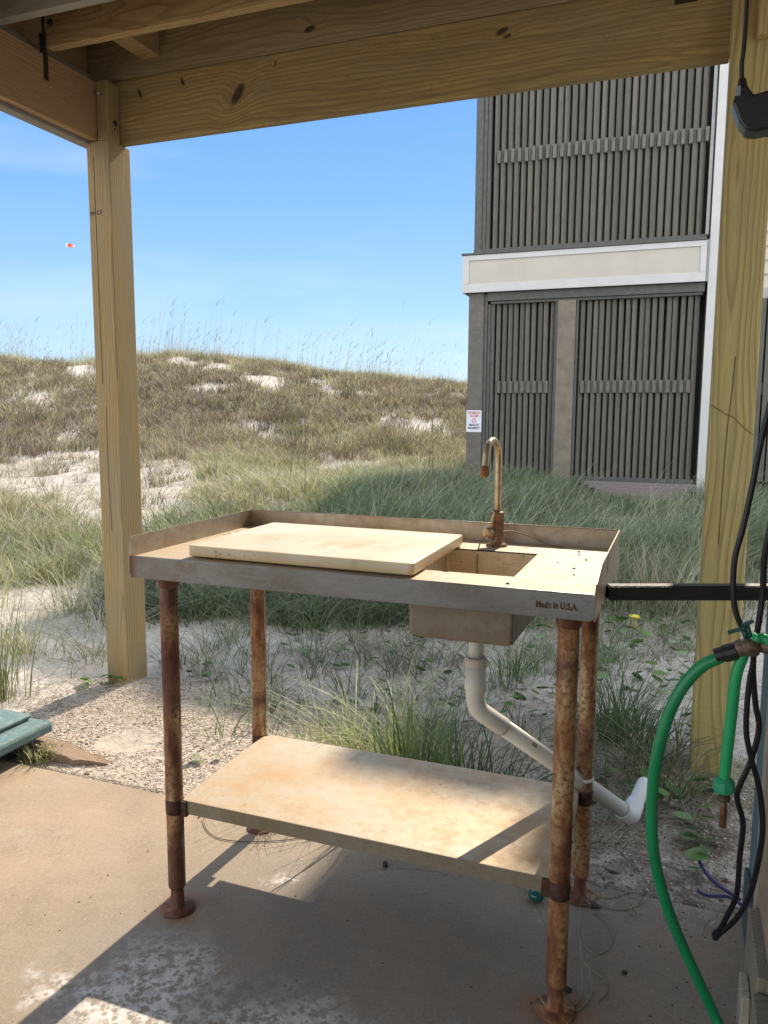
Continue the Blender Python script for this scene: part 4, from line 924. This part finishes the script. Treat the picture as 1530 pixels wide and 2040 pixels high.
v = a_.coord(); sp = a_.n('SeparateXYZ'); a_.l(v, sp.inputs[0]); base_ = a_.b.inputs['Base Color'].links[0].from_socket
ex = a_.math('ABSOLUTE', a_.math('SUBTRACT', sp.outputs[0], (HX0+HX1)/2-TB[0])); kx = a_.math('MULTIPLY', a_.math('SUBTRACT', ex, .135), 50., clamp=True)
a_.col(a_.mix(a_.math('MULTIPLY', kx, a_.ramp(a_.noise(v, 30, 5, .7), [(.3, .2), (.6, .95)])), base_, (.10, .035, .012)))
b_.build('basin_shell', a_.m, basin)
# lower shelf with clipped corners
SX0, SX1, SY0, SY1, ZS = .077, .9744, .0659, .4882, .292
b_ = MB(TB); c_ = .02
P = [(SX0+c_*.2, SY0), (SX1-c_*.2, SY0), (SX1+.004, SY0+c_), (SX1+.004, SY1-c_), (SX1-c_, SY1), (SX0+c_, SY1), (SX0-.004, SY1-c_), (SX0-.004, SY0+c_)]
b_.prism(P, 'z', ZS-.0025, ZS)
b_.box(SX0+.03, SX1-.03, SY1-.002, SY1, ZS-.034, ZS-.0026)
b_.box(SX0-.004, SX0-.002, SY0+c_, SY1-c_, ZS-.034, ZS-.0026); b_.box(SX1+.002, SX1+.004, SY0+c_, SY1-c_, ZS-.034, ZS-.0026)
shelf = b_.build('shelf', st2.m, table, bevel=.0012)
b_ = MB(TB); b_.box(SX0+.006, SX1-.006, SY0-.0012, SY0+.0012, ZS-.034, ZS-.0004); b_.build('shelf_lip', steel_mat('stained_shelf_lip_shade', clean=(.27, .235, .18), stain=(.22, .14, .07), metal=.35, amt=.85, rough=.42, seed=15.).m, shelf)  # stained shelf steel, darkened so the front edge's shading is in the colour
M_r1 = rust_mat('rusty_pipe', heavy=.35, seed=1.); M_r2 = rust_mat('rusty_pipe_dark', heavy=.72, seed=5.); M_r3 = rust_mat('rusty_pipe_orange', heavy=.15, seed=9.)
M_br = plain('black_rust', (.065, .026, .018), .75, .1, .6, 60, .5)
for ix, xx_ in enumerate(LX):
    for iy, yy_ in enumerate(LY):
        sx_ = 1 if ix == 0 else -1
        b_ = MB(TB); b_.lathe((xx_, yy_, ZS-.036), [(.0214, 0), (.0222, .004), (.0222, .034), (.0214, .038)], n=20)
        b_.box(min(xx_+sx_*.017, xx_+sx_*.036), max(xx_+sx_*.017, xx_+sx_*.036), yy_-.006, yy_+.006, ZS-.040, ZS-.002)
        b_.build('shelf_bracket', M_br, table)
for (xx_, yy_, mt) in ((LX[0], LY[0], M_r2), (LX[1], LY[0], M_r3), (LX[0], LY[1], M_r1), (LX[1], LY[1], M_r3)):
    b_ = MB(TB); b_.lathe((xx_, yy_, 0), [(.0205, .062), (.0212, .066), (.0212, .845), (.0205, .85)], n=24)
    lg = b_.build('leg', mt, table)
    b_ = MB(TB); b_.lathe((xx_, yy_, 0), [(.041, .0005), (.042, .002), (.041, .0055), (.022, .008), (.0165, .012), (.0155, .0635)], n=28); b_.build('foot', M_r2, lg)
    b_ = MB(TB); b_.lathe((xx_, yy_, 0), [(.0235, .822), (.0255, .828), (.0265, .851), (.034, .852), (.034, .8965)], n=24); b_.build('socket', rust_mat('socket_rust', heavy=1.2, seed=xx_*3), lg)
# faucet
M_f = rust_mat('tarnished_faucet', heavy=.0, seed=3.); M_f2 = steel_mat('faucet_spout', clean=(.55, .44, .28), stain=(.30, .17, .075), metal=.6, amt=.9, rough=.28, seed=4., streak=(3, 3, 3)).m
FX, FY = .751, .476
b_ = MB(TB); b_.lathe((FX, FY, ZT), [(.027, .0), (.027, .004), (.020, .008), (.0165, .012), (.0165, .078), (.018, .080), (.018, .086), (.010, .088)], n=24); fb = b_.build('faucet', M_f, table)
sp_dir = Vector((-.12, -1, 0)).normalized(); pts = []
for t_ in (0, .33, .66, 1): pts.append(Vector((FX, FY, ZT+.085+(.135)*t_)))
for k in range(1, 10):
    a_ = math.pi*k/10*1.08; pts.append(Vector((FX, FY, ZT+.22))+sp_dir*(.046*(1-math.cos(a_)))+Vector((0, 0, .046*math.sin(a_))))
e_ = pts[-1]; d_ = (pts[-1]-pts[-2]).normalized(); pts.append(e_+d_*.022)
b_ = MB(TB); b_.tube(pts, .0088, 14, 4); b_.build('spout', M_f2, fb)
b_ = MB(TB); b_.lathe(pts[-1]-d_*.004, [(.0095, 0), (.0108, .003), (.0108, .022), (.009, .024)], d_, 16); b_.build('aerator', rust_mat('aerator_rust', heavy=.1, seed=8.), fb)
b_ = MB(TB); hd = Vector((-.55, -.83, 0)).normalized(); b_.lathe(Vector((FX, FY, ZT+.036))+hd*.010, [(.012, 0), (.012, .010), (.0145, .011), (.0145, .026), (.012, .029)], hd, 20); b_.tube([Vector((FX, FY, ZT+.045))+hd*.018, Vector((FX+.004, FY, ZT+.07))+hd*.022, Vector((FX+.008, FY, ZT+.092))+hd*.017], .0045, 8, 3)
b_.build('handle', M_f2, fb)
# drain
M_pvc = plain('pvc', (.60, .575, .51), .4, 0, .06, 12); M_pvc2 = plain('pvc_nut', (.47, .42, .36), .5, 0, .12, 20); M_pvcw = plain('pvc_white', (.66, .67, .68), .38, 0, .05, 10)
dx_, dy_ = .757, .26
b_ = MB(TB); b_.lathe((dx_, dy_, 0), [(.022, .748), (.024, .744), (.024, .731), (.0205, .730)], n=16); b_.lathe((dx_, dy_, 0), [(.0172, .729), (.0172, .676)], n=20)
b_.tube([(dx_, dy_, .60), (dx_+.001, dy_, .575), (dx_+.010, dy_+.004, .548), (dx_+.036, dy_+.016, .525), (dx_+.060, dy_+.036, .502)], .0222, 18, 5)
dA = Vector((dx_+.045, dy_+.024, .516)); dB = Vector((1.083, .590, .197)); b_.tube([dA, dB], .0205, 18, 0)
dp = b_.build('drain_pipe', M_pvc, table)
b_ = MB(TB)
b_.lathe((dx_, dy_, 0), [(.0235, .675), (.0262, .672), (.0262, .655), (.0235, .652)], n=14, smooth=False); b_.build('slip_nut', M_pvc2, dp)
b_ = MB(TB); b_.lathe((dx_, dy_, 0), [(.0232, .6515), (.0232, .620), (.0252, .618), (.0252, .600), (.0225, .598)], n=24); b_.build('coupling', M_pvc, dp)
b_ = MB(TB); ee = Vector((1.120, .92, .128)); bd = (dB-dA).normalized(); b_.tube([dB-bd*.012, dB+bd*.012, dB+Vector((.016, .020, -.014)), dB+Vector((.020, .050, -.012)), dB+Vector((.023, .075, -.010))], .0238, 18, 5)
b_.build('elbow', M_pvcw, dp)
e0 = dB+Vector((.022, .06, -.010)); b_ = MB(TB); b_.tube([e0, ee], .0205, 18, 0, cap=False); b_.tube([ee, e0], .0180, 18, 0, cap=False); b_.build('outlet', M_pvcw, dp)
M_print = plain('pipe_print', (.30, .27, .24), .7)
b_ = MB(TB); side = bd.cross(Vector((0, 0, 1))).normalized(); nrm = (Vector((CX, CY, 1.234))-(dA+dB)/2); nrm = (nrm-bd*nrm.dot(bd)).normalized(); nrm = (nrm*.92+Vector((0, 0, 1)).cross(bd)*0+bd.cross(nrm)*-.38).normalized()
b_.bm.free()
for t_ in (.23, .40):
    b_ = MB(TB); c0_ = dA.lerp(dB, t_)+nrm*.0206; b_.obox(c0_, bd, .017, .010, .0008, up=nrm); b_.build('print_mark', M_print, dp)
b_ = MB(TB)
for k in range(1): b_.lathe((LX[1], LY[1], .318), [(.0215, 0), (.0235, .001), (.0235, .008), (.0215, .009)], n=24)
b_.lathe((LX[1]+.004, LY[1]+.03, .313), [(.004, 0), (.007, .001), (.007, .009), (.004, .010)], n=10)
b_.build('cable_tie', plain('tie', (.55, .54, .50), .5), dp)

# cutting board
CB = (.40, .235, .905)
a_ = NT('stained_plastic'); v = a_.coord(); f_ = a_.noise(v, 5, 6, .6)
c = a_.ramp(f_, [(.3, (.60, .48, .29)), (.62, (.70, .63, .48))])
c = a_.mix(a_.math('MULTIPLY', a_.blob((.02, -.05, .026), .12, .9, dvec=v, sc=(.55, 1.4, 0)), a_.ramp(a_.noise(v, 16, 5, .7), [(.45, 0), (.65, .8)])), c, (.62, .33, .12))
c = a_.mix(a_.ramp(a_.noise(v, 120, 3, .7), [(.66, 0), (.70, .6)]), c, (.30, .18, .08))
for rz_, sd_ in ((.35, 0), (-.6, 3), (1.2, 7)):
    kn = a_.noise(a_.coord(scale=(7, 330, 1), rot=(0, 0, rz_), loc=(sd_, sd_, 0)), 1, 1.5); c = a_.mix(a_.ramp(kn, [(.68, 0), (.72, .4)]), c, (.42, .30, .17))
sp = a_.n('SeparateXYZ'); a_.l(v, sp.inputs[0]); k = a_.math('SUBTRACT', 1, a_.math('MULTIPLY', sp.outputs[2], 60.), clamp=True)
c = a_.mix(a_.math('MULTIPLY', k, .75), c, (.60, .38, .15))
a_.col(c); a_.b.inputs['Roughness'].default_value = .42; a_.b.inputs['Subsurface Weight'].default_value = .25; a_.b.inputs['Subsurface Radius'].default_value = (.02, .012, .006); a_.b.inputs['Subsurface Scale'].default_value = .5
a_.bump(a_.noise(v, 90, 3), .08, .001)
b_ = MB(CB); P = []
for cx_, cy_, a0 in ((.674-.012, .438-.012, 0), (.130+.012, .446-.012, 90), (.130+.012, .040+.012, 180), (.680-.012, .026+.012, 270)):
    for k in range(5): an = math.radians(a0+k*22.5); P.append((cx_+.012*math.cos(an), cy_+.012*math.sin(an)))
b_.prism(P, 'z', .9045, .930); o = b_.build('cutting_board', a_.m, bevel=.003); tag(o, 'thick stained plastic cutting board lying across the sink table', 'cutting board')
b_ = MB((.27, .034, .905)); R3 = random.Random(4)
for k in range(26): b_.ball((.205+R3.random()*.20*R3.random(), .0360, .907+R3.random()*.014), R3.uniform(.0005, .0014), (1, .8, 1), 1, .5)
for k in range(34): b_.ball((.02+R3.random()*.10, .36+R3.random()*.15, .9012), R3.uniform(.0008, .002), sub=1)
for (xx_, yy_) in ((.956, .462), (.93, .30), (.972, .25), (.985, .36), (.87, .045), (.962, .42), (.98, .18)): b_.ball((xx_, yy_, .9015), R3.uniform(.0022, .004), (1.3, .8, .5), 1, .4)
tag(b_.build('dirt_specks', plain('dirt', (.06, .04, .03), .9)), 'dark grains of dirt scattered on the table top and board edge', 'dirt', kind='stuff')
# wires on the faucet
b_ = MB((.751, .45, .93)); b_.tube([(.742, .452, .934), (.728, .436, .926), (.721, .415, .908), (.720, .398, .880), (.722, .392, .83), (.724, .392, .765)], .0017, 6, 5)
tag(b_.build('thin_wire', plain('wire_tan', (.33, .25, .15), .5, .2)), 'thin tan wire looping from the faucet handle down into the basin', 'wire', 'loose wires on the sink')
b_ = MB((.80, .5, .93)); b_.tube([(.764, .468, .938), (.79, .492, .937), (.83, .508, .924), (.865, .515, .908), (.893, .512, .9022), (.915, .500, .9022)], .0016, 6, 5)
tag(b_.build('thin_wire', plain('wire_brown', (.20, .12, .06), .5, .2)), 'thin brown wire trailing right from the faucet to the back splash', 'wire', 'loose wires on the sink')

# ------------------------------------------------------------------ black bar, right wall
M_blk = NT('black_paint'); v = M_blk.coord(); M_blk.col(M_blk.ramp(M_blk.noise(v, 160, 3, .8), [(.5, (.016, .018, .018)), (.75, (.035, .035, .04))])); M_blk.b.inputs['Roughness'].default_value = .5; M_blk.bump(M_blk.noise(v, 400, 2), .8, .002); M_blk = M_blk.m
A_ = Vector((1.046, .2087, .8645)); B_ = Vector((1.56, .42, .8645)); b_ = MB(A_); b_.obox((A_+B_)/2, B_-A_, (B_-A_).length, .030, .031, .003)
o = b_.build('support_bar', M_blk); tag(o, 'black square metal bar running from the table corner to the right edge', 'bar')
M_teal = NT('teal_paint'); v = M_teal.coord(scale=(1, 1, .3)); M_teal.col(M_teal.mix(M_teal.ramp(M_teal.noise(v, 30, 5, .75), [(.5, 0), (.66, .8)]), (.075, .125, .135), (.16, .21, .20))); M_teal.bump(M_teal.noise(v, 60, 4), .4, .003); M_teal = M_teal.m
WL = (1.43, .2, 0)
wall = thing('house_wall', WL, 'house wall at the right edge with teal corner board and bare planks', 'wall')
M_pl = plain('bare_ply', (.33, .24, .16), .8, 0, .2, 30); M_pale = wood('pale_edge', 'Z', light=(.45, .40, .32), dark=(.30, .25, .18), rings=30, seed=20); M_wea = wood('weathered_plank', 'Z', light=(.29, .25, .17), dark=(.14, .11, .07), rings=24, seed=21, grey=.5, pith=(.05, .1))
hbw = lambda n_, m_, bx, bv=.003: (lambda q_: (q_.box(*bx), q_.build(n_, m_, wall, bevel=bv)))(MB(WL))
hbw('corner_board', M_teal, (1.383, 1.43, .33, .56, -.05, 3.0)); hbw('base_strip', plain('teal_base', (.05, .08, .085), .8, 0, .4, 40), (1.372, 1.382, .20, .55, -.05, .13))
hbw('trim_strip', M_pale, (1.372, 1.392, .285, .325, .13, 2.8)); hbw('sheathing', M_pl, (1.378, 1.40, -.6, .282, .20, 2.8)); hbw('plank', M_wea, (1.358, 1.40, .05, .28, -.03, .19)); hbw('plank', M_wea, (1.350, 1.40, -.5, .045, -.03, .165)); hbw('edge_strip', M_pale, (1.340, 1.357, .11, .19, -.02, .10))
hbw('wall_core', M_teal, (1.41, 1.75, -5.5, .555, -.05, 2.60), 0)

# ------------------------------------------------------------------ hoses, tap, cords
HOSE = [(1.272, 0.0, 0.82), (1.256, 0.0, 0.81), (1.229, 0.0, 0.791), (1.2, 0.0, 0.75), (1.177, 0.0, 0.689), (1.162, 0.0, 0.61), (1.158, 0.02, 0.512), (1.164, 0.04, 0.412), (1.183, 0.07, 0.316), (1.212, 0.1, 0.22), (1.255, 0.12, 0.119), (1.294, 0.13, 0.035), (1.31, .11, .0125), (1.325, .04, .0115), (1.33, -.1, .0115), (1.28, -.3, .0115)]
HOSE2 = [(1.317, 0.0, 0.855), (1.303, 0.0, 0.839), (1.293, 0.0, 0.815), (1.285, 0.0, 0.778), (1.282, 0.0, 0.713), (1.279, 0.0, 0.648), (1.277, 0.0, 0.590)]
def gm(name, c_): 
    a_ = NT(name); a_.col(a_.mix(a_.ramp(a_.noise(a_.coord(), 45, 5, .75), [(.55, 0), (.75, .4)]), a_.ramp(a_.noise(a_.coord(), 6, 3), [(.3, tuple(x*.75 for x in c_)), (.7, c_)]), (.16, .20, .13))); a_.b.inputs['Roughness'].default_value = .38; a_.b.inputs['Subsurface Weight'].default_value = .0
    return a_.m
M_gr = gm('green_hose', (.006, .27, .10)); M_gr2 = gm('bright_green_hose', (.01, .42, .15)); M_black = plain('black_rubber', (.018, .018, .02), .5)
b_ = MB((1.31, .11, 0)); b_.tube(HOSE, .0108, 14, 8); o = b_.build('garden_hose', M_gr); tag(o, 'long green garden hose arcing from the brass tap down to the patio', 'hose', 'green hoses at the tap')
hh_ = o
b_ = MB((1.31, .11, 0)); d_ = Vector((-.026, 0, -.0105)).normalized(); b_.lathe((1.283, 0, .826), [(.013, -.004), (.0155, 0), (.0155, .020), (.0135, .022), (.0135, .034), (.012, .036)], d_, 12, smooth=False); b_.build('coupling', M_black, hh_)
HO = Vector((1.277, 0, .60)); th = thing('hose_whip', HO, 'short bright green hose hanging from the tap with a brown brass nozzle', 'hose', 'green hoses at the tap')
b_ = MB(HO); b_.tube(HOSE2, .0098, 14, 8); b_.build('hose', M_gr2, th)
b_ = MB(HO); b_.tube([(1.312, .004, .836), (1.317, .003, .850), (1.330, .0, .850), (1.345, -.002, .828), (1.36, -.002, .80)], .0088, 12, 6); b_.build('hose', M_gr2, th)
b_ = MB(HO); b_.lathe((1.277, 0, .565), [(.0085, -.002), (.017, .002), (.0185, .008), (.0175, .022), (.012, .028)], n=8, smooth=False); b_.build('connector', gm('green_plastic', (.02, .33, .17)), th)
b_ = MB(HO); b_.lathe((1.278, 0, .551), [(.011, 0), (.0115, .0005), (.0115, .006), (.0095, .0065), (.0095, .012)], n=20); b_.build('collar', plain('old_brass_dark', (.10, .08, .05), .5, .5), th)
M_brass = plain('brown_brass', (.17, .085, .05), .45, .6, .35, 60)
b_ = MB(HO); b_.lathe((1.279, 0, .500), [(.0045, 0), (.0062, .002), (.0055, .016), (.0068, .030), (.0050, .040), (.0045, .050)], n=16); b_.build('nozzle', M_brass, th)
TP = Vector((1.33, 0, .84)); tap = thing('brass_tap', TP, 'weathered brass two-way tap with green lever handles beside the black bar', 'tap')
M_oldb = plain('weathered_brass', (.18, .13, .10), .55, .55, .45, 70, .4)
b_ = MB(TP); b_.tube([(1.281, 0, .826), (1.296, 0, .834), (1.312, .002, .838), (1.335, .004, .838), (1.41, .006, .838)], .0125, 14, 5, rfun=lambda t: 1+.25*math.sin(t*9)); b_.lathe((1.305, 0, .822), [(.013, 0), (.015, .002), (.015, .012), (.011, .014)], (0, 0, 1), 12)
b_.ball((1.303, -.002, .836), .0175, (1.15, 1, .95), 2, .1); b_.build('body', M_oldb, tap)
M_lev = plain('green_lever', (.015, .075, .065), .4, 0, .3, 90)
b_ = MB(TP); b_.tube([(1.298, -.002, .848), (1.292, -.003, .866)], .0042, 8, 0); b_.obox((1.281, -.004, .8635), (1, 0, .42), .030, .009, .0055, .001, up=(0, 0, 1)); b_.build('lever', M_lev, tap)
b_ = MB(TP); b_.obox((1.298, -.002, .8775), (1, 0, .62), .020, .010, .006, .001); b_.tube([(1.305, -.002, .850), (1.297, -.002, .874)], .004, 8, 0); b_.build('lever', M_lev, tap)
CORDA = [(1.312, 0.05, 1.237), (1.302, 0.05, 1.169), (1.296, 0.05, 1.117), (1.285, 0.05, 1.036), (1.275, 0.05, 0.982), (1.275, 0.05, 0.927), (1.282, 0.05, 0.882), (1.3, 0.05, 0.842), (1.315, 0.05, 0.803), (1.312, 0.05, 0.765), (1.31, 0.05, 0.718), (1.312, 0.05, 0.661), (1.323, 0.05, 0.614), (1.34, 0.06, 0.556), (1.351, 0.07, 0.485), (1.352, 0.09, 0.415), (1.344, 0.12, 0.314), (1.324, 0.15, 0.235), (1.3, 0.17, 0.187), (1.292, 0.175, 0.170)]
CORDB = [(1.289, .18, .1685), (1.290, .182, .176), (1.298, 0.17, 0.195), (1.31, 0.16, 0.236), (1.322, 0.14, 0.296), (1.321, 0.12, 0.381), (1.321, 0.1, 0.464), (1.306, 0.08, 0.521), (1.31, 0.07, 0.556), (1.325, 0.07, 0.605), (1.334, 0.07, 0.667), (1.325, 0.07, 0.713), (1.317, 0.07, 0.787), (1.321, 0.07, 0.853), (1.325, 0.07, 0.918), (1.323, 0.06, 0.984), (1.33, 0.055, 1.05)]
CORDA = [(1.36, .04, 1.42), (1.33, .05, 1.33)]+CORDA
CORDB = CORDB+[(1.35, .05, 1.20), (1.365, .04, 1.4)]
b_ = MB((1.292, .18, .17)); b_.tube(CORDA+CORDB, .0052, 10, 6); tag(b_.build('power_cord', plain('cord_rubber', (.008, .008, .014), .45)), 'doubled black power cord hanging in a twisted loop at the right edge', 'cord')
PG = Vector((1.24, 0, 1.76)); pg = thing('outdoor_plug', PG, 'black outdoor socket box hanging on its cable in front of the right post', 'socket box')
b_ = MB(PG); b_.tube([(1.237, 0, 2.3), (1.237, 0, 2.0), (1.238, 0, 1.886), (1.238, 0, 1.841), (1.2375, 0, 1.811), (1.236, 0, 1.789), (1.2385, 0, 1.758)], .0034, 10, 6); b_.build('cable', M_black, pg)
b_ = MB(PG); b_.lathe((1.2385, 0, 1.742), [(.011, 0), (.0095, .010), (.0065, .020), (.0050, .026)], n=14); b_.build('strain_relief', M_black, pg)
b_ = MB(PG); P = [(1.2335, 1.752), (1.2455, 1.750), (1.2555, 1.735), (1.277, 1.740), (1.310, 1.748), (1.330, 1.70), (1.300, 1.662), (1.281, 1.681), (1.262, 1.6785), (1.248, 1.6815), (1.236, 1.697), (1.2255, 1.725), (1.229, 1.742)]
b_.prism(P, 'y', -.022, .022); b_.build('housing', plain('black_plastic', (.014, .014, .018), .3), pg, bevel=.004)
b_ = MB(PG); b_.box(1.2275, 1.2355, -.0235, -.0222, 1.735, 1.750); b_.build('latch', plain('grey_plastic', (.25, .29, .36), .4), pg)

# blue rope, wires and small litter
M_rope = plain('blue_rope', (.035, .035, .13), .8, 0, .4, 200)
b_ = MB((1.35, .62, 0)); b_.tube([(1.265, .76, .035), (1.283, .70, .024), (1.305, .665, .014), (1.335, .635, .010), (1.372, .60, .012)], .0045, 8, 6); b_.tube([(1.272, .60, .013), (1.285, .592, .010), (1.308, .597, .007), (1.345, .605, .009), (1.375, .575, .012)], .0042, 8, 6)
tag(b_.build('blue_rope', M_rope), 'frayed dark blue rope lying at the patio edge by the teal board', 'rope')
M_w = plain('pale_wire', (.26, .22, .17), .6, .2); M_wd = plain('dark_wire', (.07, .06, .05), .6)
def wire(pts, label, mt=M_w, r=.0014):
    b_ = MB(pts[0]); b_.tube(pts, r, 6, 8); tag(b_.build('wire', mt), label, 'wire', 'loose wires on the patio')
wire([(.985, .50, .02), (1.02, .47, .004), (1.06, .455, .003), (1.11, .47, .003), (1.15, .53, .004), (1.164, .60, .008), (1.16, .66, .004)], 'pale wire curving from the back right leg over the patio edge')
wire([(.98, .52, .02), (1.02, .50, .006), (1.06, .50, .003), (1.11, .55, .004), (1.15, .63, .004)], 'second pale wire just inside the wire behind the back right leg')
wire([(1.01, .30, .003), (1.05, .27, .003), (1.075, .30, .003), (1.08, .35, .003), (1.06, .40, .004), (1.03, .42, .003)], 'wire loop on the patio right of the front right leg', M_w, .0012)
wire([(1.005, .36, .004), (1.01, .30, .02), (1.02, .24, .03), (1.03, .18, .02), (1.035, .13, .004), (1.02, .085, .003), (.98, .06, .008), (.955, .08, .012), (.955, .11, .010)], 'pale wire wound down round the foot of the front right leg')
wire([(1.0, .38, .004), (1.015, .31, .02), (1.028, .25, .028), (1.045, .19, .02), (1.055, .145, .004), (1.04, .09, .003), (1.0, .045, .003), (1.06, .03, .003), (1.10, .028, .003)], 'pale wire running past the front right foot towards the viewer')
wire([(1.00, .40, .004), (1.006, .33, .016), (1.014, .27, .02), (1.03, .22, .012), (1.07, .20, .003), (1.085, .16, .003), (1.07, .12, .003)], 'tangled wire strand beside the front right leg')
wire([(-.131, .464, .012), (-.10, .42, .004), (-.06, .39, .003), (-.015, .378, .003), (.058, .391, .003), (.142, .43, .003), (.20, .47, .003)], 'dark bent wire under the left end of the shelf', M_wd, .0013)
wire([(-.148, .47, .003), (-.146, .455, .003)], 'short dark twig on the slab beside the front left leg', M_wd, .002)
gg = Geo(); n = 26; bs = np.stack([rng.normal(.075, .02, n), rng.normal(.455, .015, n), np.full(n, .002)], -1)
gg.add(blade_geo(bs, rng.uniform(.02, .06, n), rng.uniform(-1.6, .6, n), rng.uniform(1, 3, n), rng.uniform(.2, .8, n), np.full(n, .002), pal_cols(n, dict(dark=2, brown=3)), 4))
tag(gg.build('dead_weed', off=(.075, .455, 0)), 'little dead weed sprouting at the foot of the back left leg', 'weed')
# BL foot stands on slab; leaves and bits
M_lf = plain('dead_leaf', (.035, .028, .022), .8)
def bit(x, y, r, label, mt=M_lf, sc=(1.4, .7, .35)):
    b_ = MB((x, y, 0)); b_.ball((x, y, r*sc[2]*.8+.0005), r, sc, 2, .45); tag(b_.build('dead_leaf', mt), label, 'leaf', 'dead leaves on the patio')
bit(.475, .425, .010, 'small dark curled leaf on the slab below the middle of the shelf', plain('dark_green_leaf', (.02, .035, .02), .6), (.8, .9, .8))
bit(1.005, .13, .009, 'black leaf scrap on the front right foot plate', sc=(1, 1, .6)); bit(1.115, .232, .006, 'tiny black leaf scrap on the slab beside the hose', sc=(1, 1.2, .5))
bit(1.025, .45, .013, 'dark crumpled leaf by the wires behind the back right leg'); bit(1.06, .62, .010, 'dark leaf on the sand beside the back right leg')
R5 = random.Random(9)
b_ = MB((.8, 0, 0))
for k in range(150):
    xx_ = R5.uniform(-.3, 1.36); yy_ = R5.uniform(-.45, .54)
    if R5.random() < .5: xx_ = R5.uniform(1.1, 1.36)
    b_.ball((xx_, yy_, .0006), R5.uniform(.0010, .0028), (1.2, .9, .5), 1, .4)
tag(b_.build('crumbs', plain('crumb', (.05, .04, .032), .9)), 'tiny dark crumbs scattered over the concrete patio', 'debris', kind='stuff')
b_ = MB((.886, .426, 0)); b_.ball((.886, .426, .014), .0185, (1.15, 1, .8), 3); o = b_.build('glass_bauble', None); 
mt = NT('teal_glass'); mt.col((.01, .10, .085)); mt.b.inputs['Roughness'].default_value = .12; o.data.materials.append(mt.m); tag(o, 'dark teal round float lying on the slab under the shelf corner', 'ball')

# lid and old timber at the left
LD = (-1.2, .55, 0)
lid = thing('storage_lid', LD, 'flat weathered teal lid with a rounded rim at the left edge', 'lid')
M_lid = NT('chalky_teal'); v = M_lid.coord(); f_ = M_lid.noise(v, 40, 5, .75)
M_lid.col(M_lid.mix(M_lid.ramp(f_, [(.5, 0), (.68, .7)]), (.105, .175, .175), (.30, .36, .35))); M_lid.b.inputs['Roughness'].default_value = .7; M_lid.bump(M_lid.noise(v, 60, 4), .4, .003); M_lid = M_lid.m
b_ = MB(LD); b_.prism([(-2.2, .098), (-.975, .098), (-.945, .102), (-.938, .088), (-.938, .062), (-.955, .055), (-2.2, .055)], 'y', .05, .70); b_.build('rim', M_lid, lid, bevel=.007)
b_ = MB(LD); b_.prism([(-2.2, .099), (-1.03, .099), (-1.022, .113), (-1.03, .120), (-2.2, .120)], 'y', .06, .685); b_.build('raised_panel', M_lid, lid, bevel=.005)
b_ = MB(LD); b_.box(-2.1, -1.02, .08, .66, -.05, .0545); b_.build('box_below', plain('bin_dark', (.03, .035, .035), .8), lid)
M_drift = wood('old_timber', 'X', light=(.33, .21, .12), dark=(.15, .08, .045), rings=40, seed=30, pith=(.1, .1), grey=.15)
b_ = MB((-.86, .65, 0)); c0_ = [(-1.10, .640), (-.90, .615), (-.78, .622), (-.668, .672), (-.70, .690), (-.85, .705), (-1.10, .72)]
b_.prism(c0_, 'z', -.03, .038)
for v_ in b_.bm.verts:
    if v_.co.z > 0: v_.co.z -= .040*max(0, (v_.co.x+1.0)/.33); v_.co.y += .006*math.sin(v_.co.x*40)
bmesh.ops.subdivide_edges(b_.bm, edges=b_.bm.edges[:], cuts=3, use_grid_fill=True)
for v_ in b_.bm.verts: v_.co += Vector((0, .004*math.sin(v_.co.x*90+v_.co.z*50), .0035*math.sin(v_.co.x*130+v_.co.y*80)))
tag(b_.build('old_timber', M_drift), 'split brown old timber half buried between the teal lid and the gravel', 'timber')
gg = Geo(); tufts(gg, np.array([-.93, -.90]), np.array([.60, .615]), 60, .07, .05, dict(olive=3, straw=1, green=.7), wd=.004, lean=(.2, 1.2), droop=(0, .4), segs=3, z=0.)
n = 120; bx = rng.normal(-.89, .028, n); by = rng.normal(.612, .018, n); bz = rng.uniform(.0, .05, n)
gg.add(blade_geo(np.stack([bx, by, bz], -1), np.full(n, .010), rng.uniform(0, 6.28, n), np.full(n, .8), np.full(n, .2), np.full(n, .007), pal_cols(n, dict(olive=3, straw=.6))*1.25, 2))
tag(gg.build('succulent_weed', off=(-.9, .61, 0)), 'small yellow-green weed growing by the old timber at the slab edge', 'weed')
